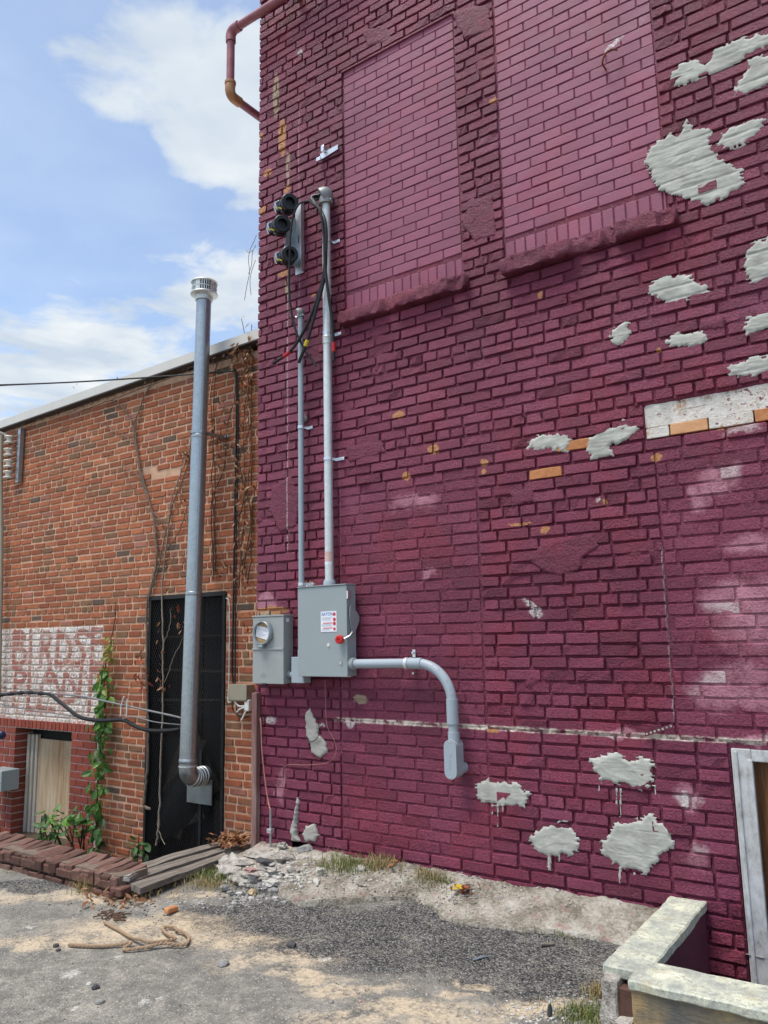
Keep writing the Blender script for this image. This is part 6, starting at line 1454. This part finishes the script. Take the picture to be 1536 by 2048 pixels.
# bare vines
def barevine(label, stems, mat, leaves=(), name='vine'):
    t = thing(name, label, 'vine', P(stems[0][0][0][0], stems[0][0][0][1], RY))
    for (pts, r0, r1) in stems:
        w_, rr_ = vine(pts, r0*(.6 if mat == 'bark_pale' else .85), r1, mat); MB().tube(w_, rr_, 6).build('stem', mat, t, True)
    if leaves:
        mb = {}
        for (px, py, rx, ry_, n_, L0, m_) in leaves:
            M_ = mb.setdefault(m_, MB())
            for _ in range(n_):
                c = P(px+rng.normal(0, rx), py+rng.normal(0, ry_), RY-.03-rng.uniform(0, .07)); leaf(M_, c, V3(rng.normal(0, .6), rng.normal(-.2, .5), -1), V3(rng.normal(0, .5), -1, rng.normal(0, .4)), L0*rng.uniform(.6, 1.3), L0*rng.uniform(.25, .5), rng.uniform(), rng.uniform(-.3, .9))
        for m_, M_ in mb.items(): M_.build('dead_leaves', m_, t, attr=True)['kind'] = 'stuff'
    return t
barevine('pale bare vine trunk crossing the dark doorway screen and forking up the red wall', [
    ([(312, 1690), (316, 1660), (320, 1586), (323, 1485), (326, 1383), (326, 1282), (324, 1197), (328, 1122), (338, 1047), (343, 1000), (362, 945), (378, 905), (385, 850)], .011, .004),
    ([(326, 1290), (338, 1258), (342, 1218)], .004, .002), ([(330, 1365), (345, 1320), (362, 1285), (372, 1262)], .004, .002), ([(320, 1600), (316, 1655), (330, 1690)], .005, .003)], 'bark_pale',
    [(372, 1250, 8, 8, 10, .05, 'leaf_dead'), (320, 1310, 3, 30, 14, .05, 'leaf_dead'), (322, 1368, 8, 4, 8, .05, 'leaf_dead'), (352, 1218, 6, 6, 6, .05, 'leaf_red')])
barevine('grey bare vine left of the doorway climbing in a long bend to the coping', [
    ([(300, 1618), (288, 1610), (292, 1570), (296, 1500), (294, 1383), (293, 1280), (295, 1200), (311, 1139), (313, 1088), (305, 1026), (285, 968), (275, 913), (264, 848), (247, 817), (222, 800)], .012, .004),
    ([(297, 1195), (312, 1120), (308, 1040), (290, 975), (278, 920), (270, 850), (275, 830), (290, 790), (300, 770)], .008, .003),
    ([(267, 886), (245, 868), (215, 852), (190, 845)], .005, .002), ([(282, 955), (262, 940), (248, 930), (245, 935), (255, 960), (275, 985), (290, 1010)], .004, .002), ([(302, 1020), (320, 1040), (332, 1065), (338, 1080)], .004, .002),
    ([(297, 1200), (318, 1130), (328, 1080), (345, 1010), (365, 960), (380, 910)], .006, .003), ([(270, 860), (285, 800), (300, 775), (310, 755)], .004, .002), ([(318, 1125), (340, 1090), (360, 1060), (375, 1010)], .005, .003), ([(298, 1192), (280, 1196), (268, 1194)], .006, .003), ([(350, 1105), (345, 1130), (360, 1135), (368, 1120), (360, 1105), (378, 1140)], .003, .002)], 'bark_grey',
    [(285, 1350, 8, 20, 34, .055, 'leaf_red'), (372, 900, 9, 14, 24, .06, 'leaf_dead'), (366, 1000, 8, 30, 26, .05, 'leaf_dead'), (335, 1045, 8, 8, 8, .05, 'leaf_dead'), (330, 1125, 18, 18, 14, .05, 'leaf_dead')])
stems = []
for i in range(8):
    x = rng.uniform(425, 500); pts = [(x, 1190-rng.uniform(0, 60))]
    y = pts[0][1]
    while y > 720: y -= rng.uniform(55, 110); x = min(503, max(424, x+rng.normal(4, 12))); pts.append((x, y))
    stems.append((pts, .005, .0022))
barevine('thicket of dead brown creeper hanging beside the purple corner', stems, 'bark_brown',
    [(495, 760, 9, 50, 70, .055, 'leaf_dead'), (490, 900, 10, 60, 40, .055, 'leaf_dead'), (470, 880, 20, 50, 30, .05, 'leaf_dead'), (488, 1020, 10, 50, 45, .055, 'leaf_dead'), (480, 1140, 12, 40, 40, .055, 'leaf_dead'), (435, 870, 8, 20, 30, .06, 'leaf_dead'), (460, 960, 14, 40, 30, .05, 'leaf_dead'), (495, 1230, 6, 40, 14, .04, 'leaf_dead'), (440, 1130, 8, 14, 14, .05, 'leaf_dead')])
stems = []
for x0 in np.arange(20, 500, 16):
    y0 = 865-(865-690)*x0/510+6; stems.append(([(x0, y0, RY-.08), (x0+rng.uniform(4, 12), y0-rng.uniform(0, 8), RY-.085), (x0+rng.uniform(10, 26), y0-rng.uniform(4, 16), RY-.09)], .003, .0015))
stems.append(([(160, 822, RY-.085), (230, 797, RY-.085), (300, 770, RY-.085), (380, 742, RY-.085), (440, 722, RY-.085), (500, 700, RY-.085)], .004, .004))
barevine('thin dry tendrils creeping along the white roof coping', stems, 'bark_brown', [(440, 725, 40, 6, 24, .04, 'leaf_dead'), (485, 705, 14, 10, 50, .05, 'leaf_dead'), (300, 768, 60, 5, 12, .03, 'leaf_dead')])
tg = thing('hanging_twigs', 'fine bare twigs hanging in the sky beside the purple corner', 'twigs', P(505, 480, .4))
for pts in (((513, 470), (507, 485), (500, 500), (497, 520), (499, 545), (494, 570), (489, 600)), ((512, 490), (505, 505), (503, 530), (497, 548)), ((511, 520), (504, 540), (500, 560), (502, 590)), ((506, 500), (498, 505), (492, 500))):
    MB().tube(spline([P(a, b, .35) for a, b in pts], 5), .0028, 5).build('twig', 'bark_pale', tg, True)
# grass and weeds
def tuft(px, py, n_, h, spread, mat, label, z=-.07, grp=None, name='grass_tuft'):
    c0 = G(px, py, z); mb = MB()
    for _ in range(n_):
        b = c0+V3(rng.normal(0, spread), rng.normal(0, spread*.8), 0); b[2] = z-.01; a = rng.uniform(0, 6.28); L = h*rng.uniform(.5, 1.15); le = rng.uniform(.15, .8); d = V3(math.cos(a), math.sin(a), 0); sd_ = V3(-math.sin(a), math.cos(a), 0)*rng.uniform(.0012, .003)
        pts = [b+d*le*L*t*t+V3(0, 0, L*t*(1-.35*le*t)) for t in (0, .4, .75, 1.)]
        vs = []; 
        for i, p in enumerate(pts): k = (1, .9, .6, .1)[i]; vs += [p-sd_*k, p+sd_*k]
        mb.add(vs, [(0, 1, 3, 2), (2, 3, 5, 4), (4, 5, 7, 6)], (rng.uniform(), 0, 0))
    o = mb.build(name, mat, None, attr=True); tag(o, label, 'grass', grp, 'stuff'); return o
T = (((432, 1752), 240, .05, .07, 'grass_blade', 'bright green grass patch left of the rubble heap', -.05), ((415, 1768), 160, .05, .08, 'grass_dry', 'dry grass patch below the green patch left of the rubble', -.06), ((690, 1733), 200, .09, .10, 'grass_blade', 'grass tuft at the wall foot below the switch box', .03), ((765, 1735), 160, .10, .06, 'grass_dry', 'yellowed grass tuft at the wall foot right of the green tuft', .03),
     ((855, 1750), 100, .06, .05, 'grass_dry', 'thin dry tuft at the middle of the wall foot', .03), ((965, 1776), 200, .07, .05, 'grass_dry', 'dry tuft on the ledge below the low cement patches', -.01), ((1080, 1845), 240, .05, .09, 'grass_dry', 'dry grass along the ledge front edge', -.06), ((1130, 1865), 120, .04, .06, 'grass_blade', 'sparse green grass at the ledge right end', -.06),
     ((1170, 2035), 260, .05, .06, 'grass_blade', 'green weed clump left of the window well corner', -.08), ((1205, 1990), 140, .06, .04, 'grass_dry', 'dry weeds against the window well corner', -.08), ((85, 1752), 90, .10, .03, 'grass_blade', 'long-bladed tuft at the kerb wall foot nearest the left edge', -.1), ((128, 1762), 220, .05, .03, 'grass_blade', 'small rounded green tuft at the kerb wall foot', -.1), ((180, 1780), 120, .12, .05, 'grass_dry', 'tall dry tuft at the kerb wall right part', -.09), ((190, 1775), 60, .11, .03, 'grass_blade', 'green blades among the tall dry tuft at the kerb wall', -.09),
     ((290, 1775), 150, .04, .12, 'grass_dry', 'dry litter grass below the planks', -.07), ((880, 1765), 90, .06, .06, 'grass_blade', 'short green tuft on the ledge above the leaf litter', .01), ((30, 1745), 120, .04, .1, 'grass_dry', 'dry grass fringe at the far left of the kerb wall', -.1), ((1000, 1790), 120, .05, .08, 'grass_dry', 'faded grass fringe on the ledge right of the yellow leaf', -.01))
for (p, n_, h, s_, m_, lab, z) in T: tuft(p[0], p[1], int(n_*1.8), h, s_, m_, lab, z)
# fallen leaves
def litter(px, py, rx, ry_, n_, L0, mat, label, z, name='leaf_litter'):
    mb = MB()
    for _ in range(n_):
        c = G(px+rng.normal(0, rx), py+rng.normal(0, ry_), z); c[2] = z+rng.uniform(0, .035); a = rng.uniform(0, 6.28)
        leaf(mb, c, V3(math.cos(a), math.sin(a), rng.normal(0, .35)), V3(rng.normal(0, .4), rng.normal(0, .4), 1), L0*rng.uniform(.6, 1.3), L0*rng.uniform(.2, .5), rng.uniform(), rng.uniform(-.4, .6))
    o = mb.build(name, mat, None, attr=True); o['kind'] = 'stuff'; return tag(o, label, 'leaves')
litter(472, 1682, 16, 5, 220, .06, 'leaf_dead', 'pile of dry red-brown leaves at the foot of the purple corner', -.03)
litter(440, 1690, 14, 3, 40, .05, 'leaf_dead', 'dry leaves on the upper end of the planks', .0)
litter(935, 1783, 14, 5, 26, .05, 'leaf_red', 'reddish fallen leaves on the concrete ledge', .01)
litter(240, 1800, 40, 8, 70, .05, 'leaf_dead', 'brown leaf scraps on the ground below the kerb wall end', -.085)
litter(775, 1735, 8, 4, 10, .05, 'leaf_dead', 'few orange leaves in the grass at the wall foot', .05)
litter(300, 1768, 26, 4, 40, .05, 'leaf_dead', 'dry leaf scraps along the planks lower edge', -.075)
mb = MB(); c = G(916, 1779, .02)
for i in range(4): leaf(mb, c+V3(rng.normal(0, .008), rng.normal(0, .008), .01), V3(math.cos(i*1.6), math.sin(i*1.6), .2), V3(0, 0, 1), .05, .04, rng.uniform(), .1)
tag(mb.build('fallen_leaf', 'yellow_leaf', None, attr=True), 'bright yellow leaf on the concrete ledge', 'leaf')
